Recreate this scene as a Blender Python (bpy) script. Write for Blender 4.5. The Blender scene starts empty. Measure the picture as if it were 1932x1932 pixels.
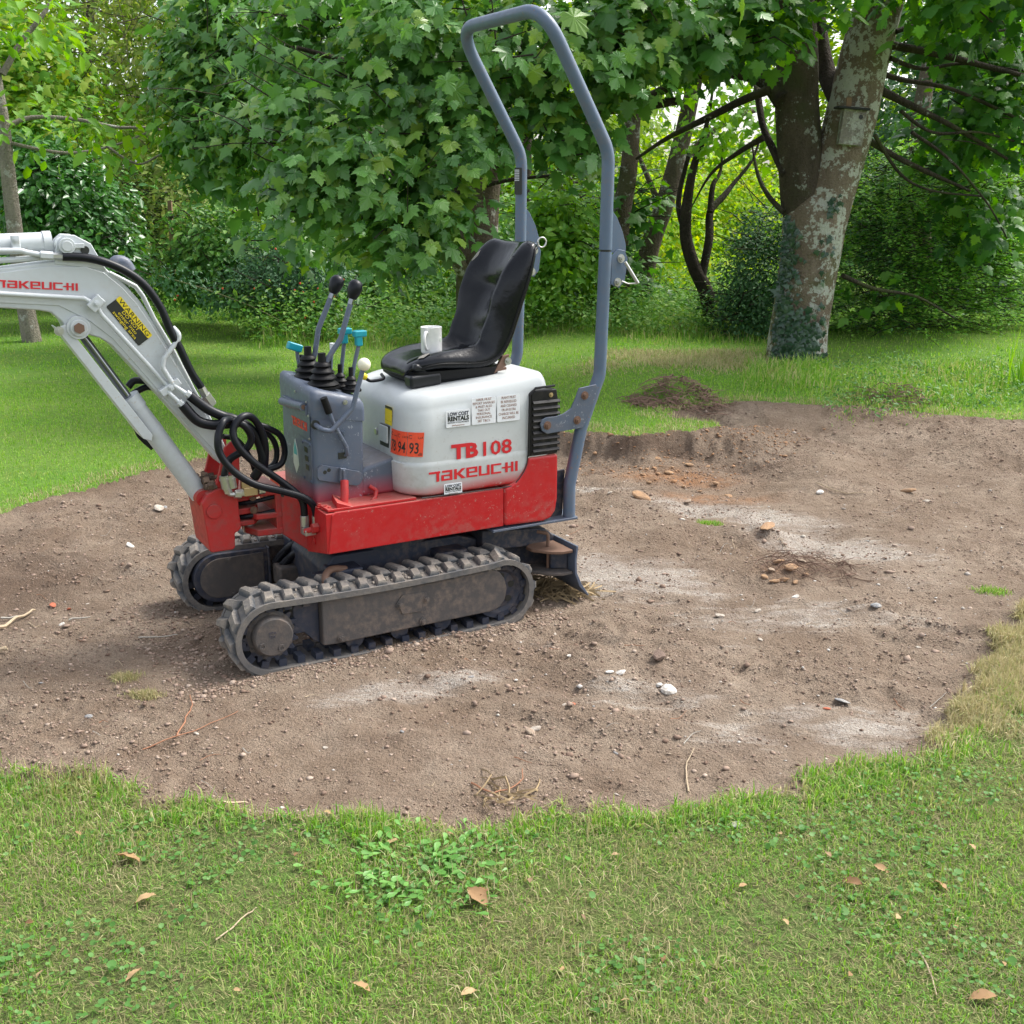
import bpy, bmesh, math, random
import numpy as np
from math import radians, sin, cos, pi
from mathutils import Vector, Matrix
scene = bpy.context.scene
# ------------------------------------------------------------------ camera
CAM_H = 1.55; PITCH = radians(16.0); FOC = 2767.0 / 2500.0
cam_data = bpy.data.cameras.new('camera'); cam = bpy.data.objects.new('camera', cam_data)
scene.collection.objects.link(cam); scene.camera = cam
cam.location = (0, 0, CAM_H); cam.rotation_euler = (pi/2 - PITCH, 0, 0)
cam_data.sensor_width = 36.0; cam_data.lens = 36.0 * FOC
cam_data.clip_start = 0.05; cam_data.clip_end = 1500.0
# ------------------------------------------------------------------ world and sun
SUN_EL = radians(52); SUN_AZ = radians(62)          # azimuth clockwise from +Y
world = bpy.data.worlds.new('World'); scene.world = world; world.use_nodes = True
wn = world.node_tree; wn.nodes.clear()
wo = wn.nodes.new('ShaderNodeOutputWorld'); wb = wn.nodes.new('ShaderNodeBackground')
ws = wn.nodes.new('ShaderNodeTexSky'); ws.sky_type = 'NISHITA'; ws.sun_disc = False
ws.sun_elevation = SUN_EL; ws.sun_rotation = SUN_AZ; ws.air_density = 1.0; ws.dust_density = 3.5; ws.ozone_density = 1.0
wh = wn.nodes.new('ShaderNodeHueSaturation'); wh.inputs['Saturation'].default_value = 0.35
wn.links.new(ws.outputs[0], wh.inputs['Color']); wn.links.new(wh.outputs[0], wb.inputs[0]); wn.links.new(wb.outputs[0], wo.inputs[0])
wb.inputs[1].default_value = 0.15
sd = bpy.data.lights.new('sun', 'SUN'); sd.energy = 1.5; sd.angle = radians(14); sd.color = (1.0, 0.955, 0.88)
sun = bpy.data.objects.new('sun', sd); scene.collection.objects.link(sun)
sun.rotation_euler = Vector((-sin(SUN_AZ)*cos(SUN_EL), -cos(SUN_AZ)*cos(SUN_EL), -sin(SUN_EL))).to_track_quat('-Z', 'Y').to_euler()
vs = scene.view_settings; vs.view_transform = 'Standard'; vs.look = 'None'; vs.gamma = 1; vs.use_curve_mapping = False
vs.exposure = 1.32
scene.cycles.max_bounces = 8; scene.cycles.transparent_max_bounces = 8
rng = np.random.default_rng(7); random.seed(7)
C = scene.collection
# ------------------------------------------------------------------ helpers
def at(u, v, Y):
    'world point at depth Y on the sight line of photo position (u, v), 1932 px frame'
    x = (u-966)/2138.; y = -(v-966)/2138.
    d = Vector((x, cos(PITCH)+y*sin(PITCH), -sin(PITCH)+y*cos(PITCH)))
    return Vector((0, 0, CAM_H)) + d*(Y/d.y)
def gr(u, v, z=0.0):
    x = (u-966)/2138.; y = -(v-966)/2138.
    d = Vector((x, cos(PITCH)+y*sin(PITCH), -sin(PITCH)+y*cos(PITCH)))
    return Vector((0, 0, CAM_H)) + d*((z-CAM_H)/d.z)
def tag(o, label=None, cat=None, group=None, kind=None):
    if label: o['label'] = label
    if cat: o['category'] = cat
    if group: o['group'] = group
    if kind: o['kind'] = kind
    return o
def empty(name, loc=(0,0,0), rz=0, label=None, cat=None, group=None):
    o = bpy.data.objects.new(name, None); C.objects.link(o); o.empty_display_size = .1
    o.location = loc; o.rotation_euler = (0, 0, rz); return tag(o, label, cat, group)
def link(name, me, mat, parent=None):
    o = bpy.data.objects.new(name, me); C.objects.link(o)
    if mat is not None and not len(me.materials): me.materials.append(mat)
    if parent is not None: o.parent = parent
    return o
def catmull(pts, sub=6, closed=False):
    P = [Vector(p) for p in pts]; out = []
    n = len(P)
    for i in range(n-1):
        p0 = P[max(i-1, 0)]; p1 = P[i]; p2 = P[i+1]; p3 = P[min(i+2, n-1)]
        for k in range(sub):
            t = k/sub
            out.append(0.5*((2*p1)+(p2-p0)*t+(2*p0-5*p1+4*p2-p3)*t*t+(3*p1-p0-3*p2+p3)*t**3))
    out.append(P[-1]); return out
def fillet(pts, rad, seg=10):
    P = [Vector(p) for p in pts]; out = [P[0]]
    for i in range(1, len(P)-1):
        r = rad[i-1] if isinstance(rad, (list, tuple)) else rad
        a = (P[i-1]-P[i]).normalized(); b = (P[i+1]-P[i]).normalized()
        ang = a.angle(b); d = min(r/math.tan(ang/2), (P[i-1]-P[i]).length*.49, (P[i+1]-P[i]).length*.49)
        p0 = P[i]+a*d; p2 = P[i]+b*d
        for k in range(seg+1):
            t = k/seg; out.append((1-t)**2*p0+2*t*(1-t)*P[i]+t*t*p2)
    out.append(P[-1]); return out
class MB:
    def __init__(s): s.v = []; s.f = []
    def add(s, v, f):
        n = len(s.v); s.v += [tuple(p) for p in v]; s.f += [tuple(i+n for i in q) for q in f]; return s
    def box(s, c, d, rot=None):
        v = [Vector((x*d[0]/2, y*d[1]/2, z*d[2]/2)) for x in (-1,1) for y in (-1,1) for z in (-1,1)]
        if rot: v = [rot @ p for p in v]
        v = [p+Vector(c) for p in v]
        return s.add(v, [(0,1,3,2),(4,6,7,5),(0,4,5,1),(2,3,7,6),(0,2,6,4),(1,5,7,3)])
    def prism(s, pts, a, b, ax='y'):
        n = len(pts)
        def P(p, t): return (p[0], t, p[1]) if ax == 'y' else ((t, p[0], p[1]) if ax == 'x' else (p[0], p[1], t))
        v = [P(p, a) for p in pts]+[P(p, b) for p in pts]
        f = [tuple(range(n)), tuple(range(2*n-1, n-1, -1))]+[(i, i+n, (i+1) % n+n, (i+1) % n) for i in range(n)]
        return s.add(v, f)
    def tube(s, pts, r, n=12, cap=True, sq=None):
        P = [Vector(p) for p in pts]; m = len(P)
        R = r if isinstance(r, (list, tuple)) else [r]*m
        T = [(P[min(i+1, m-1)]-P[max(i-1, 0)]).normalized() for i in range(m)]
        up = Vector((0,0,1)) if abs(T[0].z) < .9 else Vector((0,1,0))
        N = (up-T[0]*up.dot(T[0])).normalized(); v = []
        for i in range(m):
            N = (N-T[i]*N.dot(T[i])).normalized(); B = T[i].cross(N)
            for k in range(n):
                a = 2*pi*k/n; v.append(P[i]+(N*cos(a)+B*sin(a))*R[i])
        f = [(i*n+k, i*n+(k+1) % n, (i+1)*n+(k+1) % n, (i+1)*n+k) for i in range(m-1) for k in range(n)]
        if cap: f += [tuple(range(n-1, -1, -1)), tuple(range((m-1)*n, m*n))]
        return s.add(v, f)
    def cyl(s, a, b, r, n=20, r2=None): return s.tube([a, b], [r, r if r2 is None else r2], n)
    def lathe(s, prof, o, axis=(0,0,1), n=24):
        A = Vector(axis).normalized(); U = A.orthogonal().normalized(); W = A.cross(U); o = Vector(o); v = []
        for (r, h) in prof:
            for k in range(n):
                a = 2*pi*k/n; v.append(o+A*h+(U*cos(a)+W*sin(a))*r)
        m = len(prof)
        f = [(i*n+k, i*n+(k+1) % n, (i+1)*n+(k+1) % n, (i+1)*n+k) for i in range(m-1) for k in range(n)]
        if prof[0][0] > 1e-5: f.append(tuple(range(n-1, -1, -1)))
        if prof[-1][0] > 1e-5: f.append(tuple(range((m-1)*n, m*n)))
        return s.add(v, f)
    def mesh(s, name):
        me = bpy.data.meshes.new(name); me.from_pydata(s.v, [], s.f)
        bm = bmesh.new(); bm.from_mesh(me); bmesh.ops.recalc_face_normals(bm, faces=bm.faces); bm.to_mesh(me); bm.free()
        return me
    def build(s, name, mat, parent=None, bevel=0, seg=2, smooth=40, lab=None):
        me = s.mesh(name); o = link(name, me, mat, parent)
        for p in me.polygons: p.use_smooth = True
        if bevel:
            m = o.modifiers.new('bevel', 'BEVEL'); m.width = bevel; m.segments = seg; m.limit_method = 'ANGLE'
            m.angle_limit = radians(32); m.harden_normals = True
        else: me.set_sharp_from_angle(angle=radians(smooth))
        if lab: o['label'] = lab
        return o
def rects(rs): # non-overlapping rectangles -> list
    return rs
# ---- materials
def newmat(name):
    m = bpy.data.materials.new(name); m.use_nodes = True; nt = m.node_tree
    b = nt.nodes['Principled BSDF']; return m, nt, b
def N(nt, t, **kw):
    n = nt.nodes.new('ShaderNode'+t)
    for k, v in kw.items():
        if k in n.inputs.keys(): n.inputs[k].default_value = v
        else: setattr(n, k, v)
    return n
def mixc(nt, fac, a, b, blend='MIX'):
    n = nt.nodes.new('ShaderNodeMix'); n.data_type = 'RGBA'; n.blend_type = blend
    for sock, val in ((n.inputs[0], fac), (n.inputs[6], a), (n.inputs[7], b)):
        if hasattr(val, 'links') or isinstance(val, bpy.types.NodeSocket): nt.links.new(val, sock)
        else: sock.default_value = val if not isinstance(val, tuple) else (val[0], val[1], val[2], 1)
    return n.outputs[2]
def ramp(nt, src, a, b, lo=0., hi=1.):
    n = nt.nodes.new('ShaderNodeMapRange'); n.inputs[1].default_value = a; n.inputs[2].default_value = b
    n.inputs[3].default_value = lo; n.inputs[4].default_value = hi; nt.links.new(src, n.inputs[0]); return n.outputs[0]
def math_(nt, op, a, b=None):
    n = nt.nodes.new('ShaderNodeMath'); n.operation = op
    for i, v in enumerate((a, b)):
        if v is None: continue
        if isinstance(v, bpy.types.NodeSocket): nt.links.new(v, n.inputs[i])
        else: n.inputs[i].default_value = v
    return n.outputs[0]
def noise(nt, vec, scale, detail=4, rough=.55):
    n = N(nt, 'TexNoise', Scale=scale, Detail=detail, Roughness=rough)
    if vec is not None: nt.links.new(vec, n.inputs['Vector'])
    return n.outputs['Fac']
def bump(nt, b, h, strength=.3, dist=.002):
    n = N(nt, 'Bump', Strength=strength, Distance=dist); nt.links.new(h, n.inputs['Height']); nt.links.new(n.outputs[0], b.inputs['Normal'])
def paint(name, col, rough=.35, dirt=.35, dirtcol=(.17,.13,.10), over=None, metal=0, chips=None, bs=.12, dz=None, spec=.5, dust=0.):
    m, nt, b = newmat(name); tc = N(nt, 'TexCoord').outputs['Object']
    c = None
    n1 = noise(nt, tc, 3.0, 6, .62); n2 = noise(nt, tc, 38, 4, .6); n3 = noise(nt, tc, 140, 2)
    c = mixc(nt, ramp(nt, n1, .3, .75, 0, .35), col, tuple(x*.82 for x in col))
    if over:   # overspray of a second paint below a height
        sp = N(nt, 'SeparateXYZ'); nt.links.new(tc, sp.inputs[0])
        zz = math_(nt, 'ADD', sp.outputs[2], math_(nt, 'MULTIPLY', math_(nt, 'SUBTRACT', n1, .5), .05))
        if len(over) > 3: zz = math_(nt, 'ADD', zz, math_(nt, 'MULTIPLY', sp.outputs[0], over[3]))
        c = mixc(nt, ramp(nt, zz, over[1], over[2], 1, 0), c, over[0])
    d = math_(nt, 'MULTIPLY', ramp(nt, n2, .42, .72, 0, 1), ramp(nt, n1, .38, .62, .1, 1))
    if dz:
        sp2 = N(nt, 'SeparateXYZ'); nt.links.new(tc, sp2.inputs[0]); dd = ramp(nt, sp2.outputs[2], dz[0], dz[1], 1, .12)
        d = math_(nt, 'MULTIPLY', d, dd)
    c = mixc(nt, math_(nt, 'MULTIPLY', d, dirt), c, dirtcol)
    if chips:
        ck = math_(nt, 'MULTIPLY', ramp(nt, noise(nt, tc, 75, 4, .8), .60, .64, 0, .9), ramp(nt, noise(nt, tc, 5, 3), .47, .60, 0, 1))
        mp = N(nt, 'Mapping'); mp.inputs['Scale'].default_value = (1, 1, 9); mp.inputs['Rotation'].default_value = (0, .5, 0); nt.links.new(tc, mp.inputs[0])
        ck = math_(nt, 'MAXIMUM', ck, math_(nt, 'MULTIPLY', ramp(nt, noise(nt, mp.outputs[0], 26, 2, .6), .70, .73, 0, .6), ramp(nt, n1, .5, .6, 0, 1)))
        c = mixc(nt, ck, c, chips)
    if dust:   # settled dust on the level faces
        sn = N(nt, 'SeparateXYZ'); nt.links.new(N(nt, 'NewGeometry').outputs['True Normal'], sn.inputs[0])
        c = mixc(nt, math_(nt, 'MULTIPLY', ramp(nt, sn.outputs[2], .6, .98, 0, dust), ramp(nt, n1, .35, .6, .35, 1)), c, (.36,.29,.23))
    nt.links.new(c, b.inputs['Base Color'])
    nt.links.new(math_(nt, 'ADD', ramp(nt, n2, .3, .7, 0, .22), rough), b.inputs['Roughness'])
    b.inputs['Metallic'].default_value = metal; b.inputs['Specular IOR Level'].default_value = spec
    bump(nt, b, math_(nt, 'ADD', n2, math_(nt, 'MULTIPLY', n3, .5)), bs, .0015)
    return m
def flat(name, col, rough=.5, metal=0, spec=.5):
    m, nt, b = newmat(name); tc = N(nt, 'TexCoord').outputs['Object']
    n2 = noise(nt, tc, 60, 3); nt.links.new(mixc(nt, ramp(nt, n2, .35, .75, 0, .3), col, tuple(x*.7 for x in col)), b.inputs['Base Color'])
    b.inputs['Roughness'].default_value = rough; b.inputs['Metallic'].default_value = metal; b.inputs['Specular IOR Level'].default_value = spec
    return m
SLATE = (.086,.110,.158); RED = (.46,.007,.011)
M = {}
M['slate'] = paint('slate_blue_paint', SLATE, .38, .35, (.22,.17,.13), chips=(.30,.33,.37))
M['slate_rops'] = paint('slate_blue_tube_paint', (.094,.138,.208), .33, .2, (.25,.16,.10), chips=(.22,.13,.08))
M['console'] = paint('slate_console_paint', SLATE, .4, .3, (.20,.16,.12), over=(tuple(.75*a+.25*b for a, b in zip(RED, SLATE)), .492, .572), dust=.45, chips=(.3,.33,.37))
M['navy'] = paint('dark_navy_frame_paint', (.020,.027,.048), .5, .8, (.16,.125,.10), bs=.4)
M['mudsteel'] = paint('mud_caked_steel', (.085,.078,.075), .65, .95, (.20,.155,.125), bs=.9, spec=.3)
M['red'] = paint('red_machine_paint', RED, .36, .6, (.24,.15,.12), dz=(.34,.47), dust=.6, chips=(.35,.2,.17))
M['redc'] = paint('red_casting_paint', (.42,.016,.016), .42, .75, (.15,.085,.07), bs=.35, dust=.5)
M['white'] = paint('off_white_cover_paint', (.52,.545,.545), .30, .5, (.27,.225,.17), over=(RED, .450, .503, -.055), dz=(.52,.74), chips=(.42,.42,.40))
M['boom'] = paint('off_white_boom_paint', (.52,.555,.575), .32, .18, (.30,.24,.18), chips=(.40,.36,.30))
M['louv'] = paint('black_louvre_plastic', (.008,.008,.010), .35, .25, (.12,.10,.08), spec=.3)
M['hose'] = flat('black_rubber_hose', (.006,.007,.011), .38, 0, .28)
M['rubber_black'] = flat('matt_black_rubber', (.007,.007,.008), .5, 0, .22)
M['steel'] = flat('zinc_steel', (.52,.52,.50), .34, .85)
M['brass'] = flat('dull_brass', (.50,.38,.20), .45, .6)
M['chrome'] = flat('chromed_rod', (.25,.26,.28), .16, .95)
M['teal'] = flat('teal_plastic', (.01,.30,.38), .35)
M['ball'] = flat('cream_plastic', (.80,.76,.60), .35)
M['yellow'] = flat('yellow_print', (.85,.66,.02), .45)
M['blackp'] = flat('black_print', (.02,.022,.02), .45)
M['whitep'] = flat('white_vinyl', (.78,.80,.83), .4)
M['orange'] = flat('orange_vinyl', (.85,.085,.03), .45)
M['redp'] = flat('red_print', (.60,.015,.025), .4)
M['brownp'] = flat('brown_print', (.28,.14,.10), .5)
M['navyp'] = flat('navy_print', (.03,.035,.06), .5)
M['mug'] = flat('white_glazed_china', (.80,.80,.79), .12)
M['pale'] = flat('pale_green_print', (.55,.62,.55), .5)
M['rust'] = flat('rusty_brown_steel', (.16,.09,.06), .7)
M['tape'] = flat('black_gaffer_tape', (.012,.013,.016), .35, 0, .35)
M['foam'] = flat('exposed_foam', (.20,.19,.17), .9)
M['wood'] = flat('weathered_wood', (.22,.14,.08), .8)
# rubber track: black rubber with pale dry mud
def track_mat():
    m, nt, b = newmat('dusty_track_rubber'); tc = N(nt, 'TexCoord').outputs['Object']
    n1 = noise(nt, tc, 9, 6, .7); n2 = noise(nt, tc, 70, 4, .65)
    c = mixc(nt, ramp(nt, n1, .36, .62, .15, .95), (.070,.076,.086), (.22,.195,.168))
    c = mixc(nt, ramp(nt, n2, .45, .7, 0, .6), c, (.10,.10,.10))
    nt.links.new(c, b.inputs['Base Color']); b.inputs['Roughness'].default_value = .8; b.inputs['Specular IOR Level'].default_value = .3
    bump(nt, b, n2, .5, .004); return m
M['track'] = track_mat()
def lug_mat():
    m, nt, b = newmat('muddy_tread_lug'); tc = N(nt, 'TexCoord').outputs['Object']; g = N(nt, 'NewGeometry').outputs['Position']
    sp = N(nt, 'SeparateXYZ'); nt.links.new(tc, sp.inputs[0]); n1 = noise(nt, g, 14, 5, .7); n2 = noise(nt, g, 90, 4, .65)
    top = math_(nt, 'ADD', ramp(nt, sp.outputs[2], .002, .024, 0, .75), math_(nt, 'MULTIPLY', math_(nt, 'SUBTRACT', n1, .5), 1.6))
    c = mixc(nt, ramp(nt, top, .1, .8, 0, 1), (.070,.076,.085), (.31,.27,.225)); c = mixc(nt, ramp(nt, n2, .45, .7, 0, .6), c, (.12,.115,.11))
    nt.links.new(c, b.inputs['Base Color']); b.inputs['Roughness'].default_value = .85; b.inputs['Specular IOR Level'].default_value = .25; bump(nt, b, n2, .7, .005); return m
M['lug'] = lug_mat()
def seat_mat():
    m, nt, b = newmat('black_vinyl'); tc = N(nt, 'TexCoord').outputs['Object']
    n1 = noise(nt, tc, 7, 5, .6); n2 = noise(nt, tc, 320, 2)
    nt.links.new(mixc(nt, ramp(nt, n1, .45, .75, 0, .4), (.006,.007,.010), (.022,.022,.024)), b.inputs['Base Color']); b.inputs['Specular IOR Level'].default_value = .28
    nt.links.new(ramp(nt, n1, .3, .75, .10, .26), b.inputs['Roughness'])
    bump(nt, b, math_(nt, 'ADD', n1, math_(nt, 'MULTIPLY', n2, .04)), .35, .012); return m
M['seat'] = seat_mat()
# ================================================================== EXCAVATOR (frame: x to its rear, y away from the viewer, z up)
YAW = radians(29.7)
EX = empty('mini_excavator', (-.8126, 3.4653, 0), YAW, 'small red and white tracked mini excavator with slate blue roll bar parked on bare soil', 'excavator')
MX = Matrix.Translation(EX.location) @ Matrix.Rotation(YAW, 4, 'Z')
def hexbolt(p, axis=(0,-1,0), r=.009, h=.007, mat='steel', parent=EX, name='bolt', washer=True):
    m = MB(); A = Vector(axis)
    if washer: m.cyl(Vector(p), Vector(p)+A*h*.3, r*1.45, 14)
    m.cyl(Vector(p), Vector(p)+A*h, r, 6); m.cyl(Vector(p)+A*h, Vector(p)+A*(h+r*.35), r*.55, 8)
    return m.build(name, M[mat], parent, smooth=25)
def FRONT(o): return Matrix.Translation(o) @ Matrix(((0,0,-1,0),(-1,0,0,0),(0,1,0,0),(0,0,0,1)))
def SIDE(o, ang=0): return Matrix.Translation(o) @ Matrix(((1,0,0,0),(0,0,-1,0),(0,1,0,0),(0,0,0,1))) @ Matrix.Rotation(ang, 4, 'Z')
def text(s, size, mtx, mat, parent, name='lettering', bold=0., width=None, align='LEFT', ext=.0005, line=1.0):
    cu = bpy.data.curves.new('t', 'FONT'); cu.body = s; cu.size = size; cu.offset = bold; cu.extrude = ext; cu.align_x = align
    cu.space_line = line; cu.resolution_u = 2
    ob = bpy.data.objects.new('t', cu); C.objects.link(ob); bpy.context.view_layer.update()
    me = bpy.data.meshes.new_from_object(ob.evaluated_get(bpy.context.evaluated_depsgraph_get()))
    bpy.data.objects.remove(ob); bpy.data.curves.remove(cu)
    if width and len(me.vertices):
        xs = [v.co.x for v in me.vertices]; k = width/(max(xs)-min(xs))
        for v in me.vertices: v.co.x *= k
    me.transform(mtx); me.materials.clear(); me.name = name
    return link(name, me, M[mat], parent)
def logo_polys():
    R = lambda a, b, c, d: [(a,b),(c,b),(c,d),(a,d)]
    L = [
     (1.02, [R(0,.8,.95,1), R(.62,0,.86,.8)]),
     (1.08, [R(.08,.8,.95,1), R(.72,0,.95,.8), R(0,0,.72,.17), R(0,.17,.22,.43), R(0,.43,.72,.58)]),
     (1.05, [R(0,0,.23,1), [(.23,.42),(.42,.42),(.98,1),(.66,1),(.23,.56)], [(.30,.42),(.66,0),(1.0,0),(.52,.52)]]),
     (1.06, [R(0,0,.22,.82), R(0,.82,.95,1), R(.73,.58,.95,.82), R(.22,.42,.95,.58), R(.22,0,.95,.17)]),
     (1.06, [R(0,0,.22,1), R(.22,0,.73,.17), R(.73,0,.95,1)]),
     (.98, [R(0,0,.22,1), R(.22,0,.92,.17), R(.22,.83,.92,1)]),
     (1.10, [R(-.02,.42,.28,.58), R(.28,0,.50,1), R(.50,.42,.80,.58), R(.80,0,1.02,1)]),
     (.3, [R(.06,0,.28,1)])]
    out = []; x = 0
    for w, ps in L:
        out += [[(x+a, b) for a, b in p] for p in ps]; x += w+.02
    return out, x
def logo(w, h, mtx, mat, parent, shear=0., outline=False):
    ps, W = logo_polys(); m = MB()
    for p in ps: m.prism([(a/W*w+b*shear, b*h) for a, b in p], -.0004, .0006, 'z')
    m.v = [tuple(mtx @ Vector(v)) for v in m.v]
    return m.build('lettering', M[mat], parent, smooth=10)
def plate(mtx, w, h, mat, parent, name='sticker', t=.0006, lab=None, r=.003):
    m = MB(); m.prism([(r,0),(w-r,0),(w,r),(w,h-r),(w-r,h),(r,h),(0,h-r),(0,r)], -t, t, 'z')
    m.v = [tuple(mtx @ Vector(v)) for v in m.v]
    return m.build(name, M[mat], parent, smooth=10, lab=lab)
# ---------------------------------------------------------------- tracks
def track_loop(s, R, n_arc=14, n_st=18, zc=.115, x0=.03, x1=.90):
    pts = []
    for k in range(n_arc+1):
        a = pi/2+pi*k/n_arc; pts.append((x0+R*cos(a), zc+R*sin(a)))
    for k in range(1, n_st): t = k/n_st; pts.append((x0+(x1-x0)*t, zc-R-.008*sin(pi*t)))
    for k in range(n_arc+1):
        a = -pi/2+pi*k/n_arc; pts.append((x1+R*cos(a), zc+R*sin(a)+(.004 if a > 0 else 0)))
    for k in range(1, n_st): t = k/n_st; pts.append((x1-(x1-x0)*t, zc+R-.010*sin(pi*t)))
    return pts
def ring(outer, inner, y0, y1):
    n = len(outer); v = [(p[0], y, p[1]) for (L, y) in ((outer, y0), (outer, y1), (inner, y1), (inner, y0)) for p in L]
    f = [(a*n+i, a*n+(i+1) % n, ((a+1) % 4)*n+(i+1) % n, ((a+1) % 4)*n+i) for a in range(4) for i in range(n)]
    return v, f
def make_lug(side):
    m = MB()   # slanted tread bar, x along the track, y across, z outwards
    y0, y1 = .004, .088
    B = [(-.026, y0), (.016, y0), (.038, y1), (-.010, y1)]; T = [(-.015, y0+.004), (.005, y0+.004), (.024, y1-.016), (.000, y1-.016)]
    Mid = [(-.021, y0), (.012, y0), (.034, y1), (-.007, y1)]
    if side: B, Mid, T = [[(x, .18-y) for x, y in L] for L in (B, Mid, T)]
    v = [(x, y, -.002) for x, y in B]+[(x, y, .010) for x, y in Mid]+[(x, y, .019) for x, y in T]
    f = [(8,9,10,11)]+[(a+i, a+(i+1) % 4, a+4+(i+1) % 4, a+4+i) for a in (0, 4) for i in range(4)]
    m.add(v, f); me = m.mesh('tread_lug'); me.materials.append(M['lug'])
    for p in me.polygons: p.use_smooth = True
    me.set_sharp_from_angle(angle=radians(38))
    return me
LUG = [make_lug(0), make_lug(1)]
for me in LUG:
    for v in me.vertices: v.co += Vector((rng.uniform(-.0015,.0015), rng.uniform(-.0015,.0015), rng.uniform(-.001,.001)))
def make_track(Y0, flip):
    w = .18
    out = track_loop(0, .125, 16, 20); inn = track_loop(0, .112, 16, 20)
    m = MB(); m.add(*ring(out, inn, Y0, Y0+w)); tr = m.build('rubber_track', M['track'], EX, smooth=50)
    # lips along both edges
    m = MB(); o2 = track_loop(0, .128, 16, 20); i2 = track_loop(0, .108, 16, 20)
    m.add(*ring(o2, i2, Y0-.004, Y0+.010)); m.add(*ring(o2, i2, Y0+w-.010, Y0+w+.004)); m.build('edge_rim', M['rubber_black'] if False else M['track'], tr, smooth=50)
    # inner drive blocks, seen below the frame
    d = MB(); P = track_loop(0, .112, 60, 200)
    L = [0.]
    for i in range(len(P)): a, b = P[i], P[(i+1) % len(P)]; L.append(L[-1]+math.hypot(b[0]-a[0], b[1]-a[1]))
    def sample(PP, LL, s):
        s %= LL[-1]; i = int(np.searchsorted(LL, s, 'right')-1); i = min(i, len(PP)-1)
        a, b = PP[i], PP[(i+1) % len(PP)]; t = (s-LL[i])/max(1e-9, LL[i+1]-LL[i]); ang = math.atan2(b[1]-a[1], b[0]-a[0])
        return a[0]+(b[0]-a[0])*t, a[1]+(b[1]-a[1])*t, ang
    for k in range(38):
        x, z, a = sample(P, L, L[-1]*k/38); rot = Matrix.Rotation(-a, 3, 'Y')
        d.box(Vector((x, Y0+.05, z))+rot @ Vector((0, 0, .012)), (.026, .05, .026), rot); d.box(Vector((x, Y0+.135, z))+rot @ Vector((0, 0, .012)), (.026, .05, .026), rot)
    o = d.build('drive_block', M['navy'], tr); o['kind'] = 'stuff'
    PO = track_loop(0, .125, 60, 200); LO = [0.]
    for i in range(len(PO)): a, b = PO[i], PO[(i+1) % len(PO)]; LO.append(LO[-1]+math.hypot(b[0]-a[0], b[1]-a[1]))
    for k in range(38):
        for s in (0, 1):
            x, z, a = sample(PO, LO, LO[-1]*(k+.5*s)/38)
            g = bpy.data.objects.new('tread_lug', LUG[s]); C.objects.link(g); g.parent = tr
            # outward normal of the counter-clockwise-left loop
            t = Vector((cos(a), 0, sin(a))); n = Vector((t.z, 0, -t.x))
            c = Vector((.46, 0, .115)); p = Vector((x, 0, z))
            nn = (p-Vector((min(max(x, .03), .90), 0, .115))); n = n if n.dot(nn) > 0 else -n
            X = Vector((0,1,0)).cross(n)
            g.matrix_local = Matrix(((X.x,0,n.x,x),(0,1,0,Y0),(X.z,0,n.z,z),(0,0,0,1)))
    mc = MB()
    for q_ in range(170):
        xx = rng.uniform(.0, .93); mc.box((xx, Y0+rng.uniform(.02, w-.02), .115+.126+(-.010*sin(pi*max(0, min(1, (xx-.03)/.87))))), tuple(rng.uniform(.004,.012,3)), Matrix.Rotation(rng.uniform(0,3), 3, 'X'))
    for q_ in range(60): mc.box((rng.uniform(.2,.9), Y0+.02+rng.uniform(0,.03), .212+rng.uniform(-.004,.006)), tuple(rng.uniform(.006,.02,3)), Matrix.Rotation(rng.uniform(0,3), 3, 'X'))
    oc = mc.build('mud_clod', M['lug'], tr); oc['kind'] = 'stuff'
    # side frame: a long box between sprocket and idler
    f0, f1 = (Y0+.012, Y0+w-.012)
    fr = [(.206,.221),(.205,.05),(.25,.047),(.60,.050),(.856,.051),(.892,.062),(.915,.09),(.922,.132),(.912,.17),(.89,.20),(.862,.213),(.6,.205)]
    m = MB(); m.prism(fr, f0, f1); fo = m.build('track_frame', M['mudsteel'], EX, bevel=.006)
    m = MB(); m.prism([(.125,.215),(.206,.221),(.205,.05),(.185,.062),(.15,.10),(.115,.10),(.115,.19)], f0+.03, f1-.03); m.build('sprocket_bracket', M['navy'], fo, bevel=.004)
    ys = f0-.001 if not flip else f1+.001; ax = (0,-1,0) if not flip else (0,1,0); sg = -1 if not flip else 1
    m = MB(); m.prism([(.480,.158),(.500,.182),(.590,.177),(.607,.138),(.579,.108),(.498,.111)], ys, ys+sg*.004); m.build('inspection_plate', M['mudsteel'], fo, bevel=.001)
    for x, z in ((.490,.147),(.592,.150),(.577,.069),(.269,.067)): hexbolt((x, ys+sg*.003, z), ax, .010, .009, 'mudsteel', fo)
    # sprocket and travel motor
    sp = MB(); n = 18; pts = []
    for k in range(n*4):
        a = 2*pi*k/(n*4); r = .100 if k % 4 in (0, 1) else .083; pts.append((.03+r*cos(a), .118+r*sin(a)))
    yc = Y0+.045 if not flip else Y0+w-.045
    sp.prism(pts, yc-.012, yc+.012); s_o = sp.build('sprocket', M['navy'], EX, bevel=.002, seg=1)
    m = MB(); m.lathe([(.080,0),(.080,.012),(.069,.018),(.067,.045),(.062,.052),(0,.052)], (.03, yc, .123), (0, sg, 0), 40); m.build('hub_cover', M['mudsteel'], s_o, smooth=35)
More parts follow.
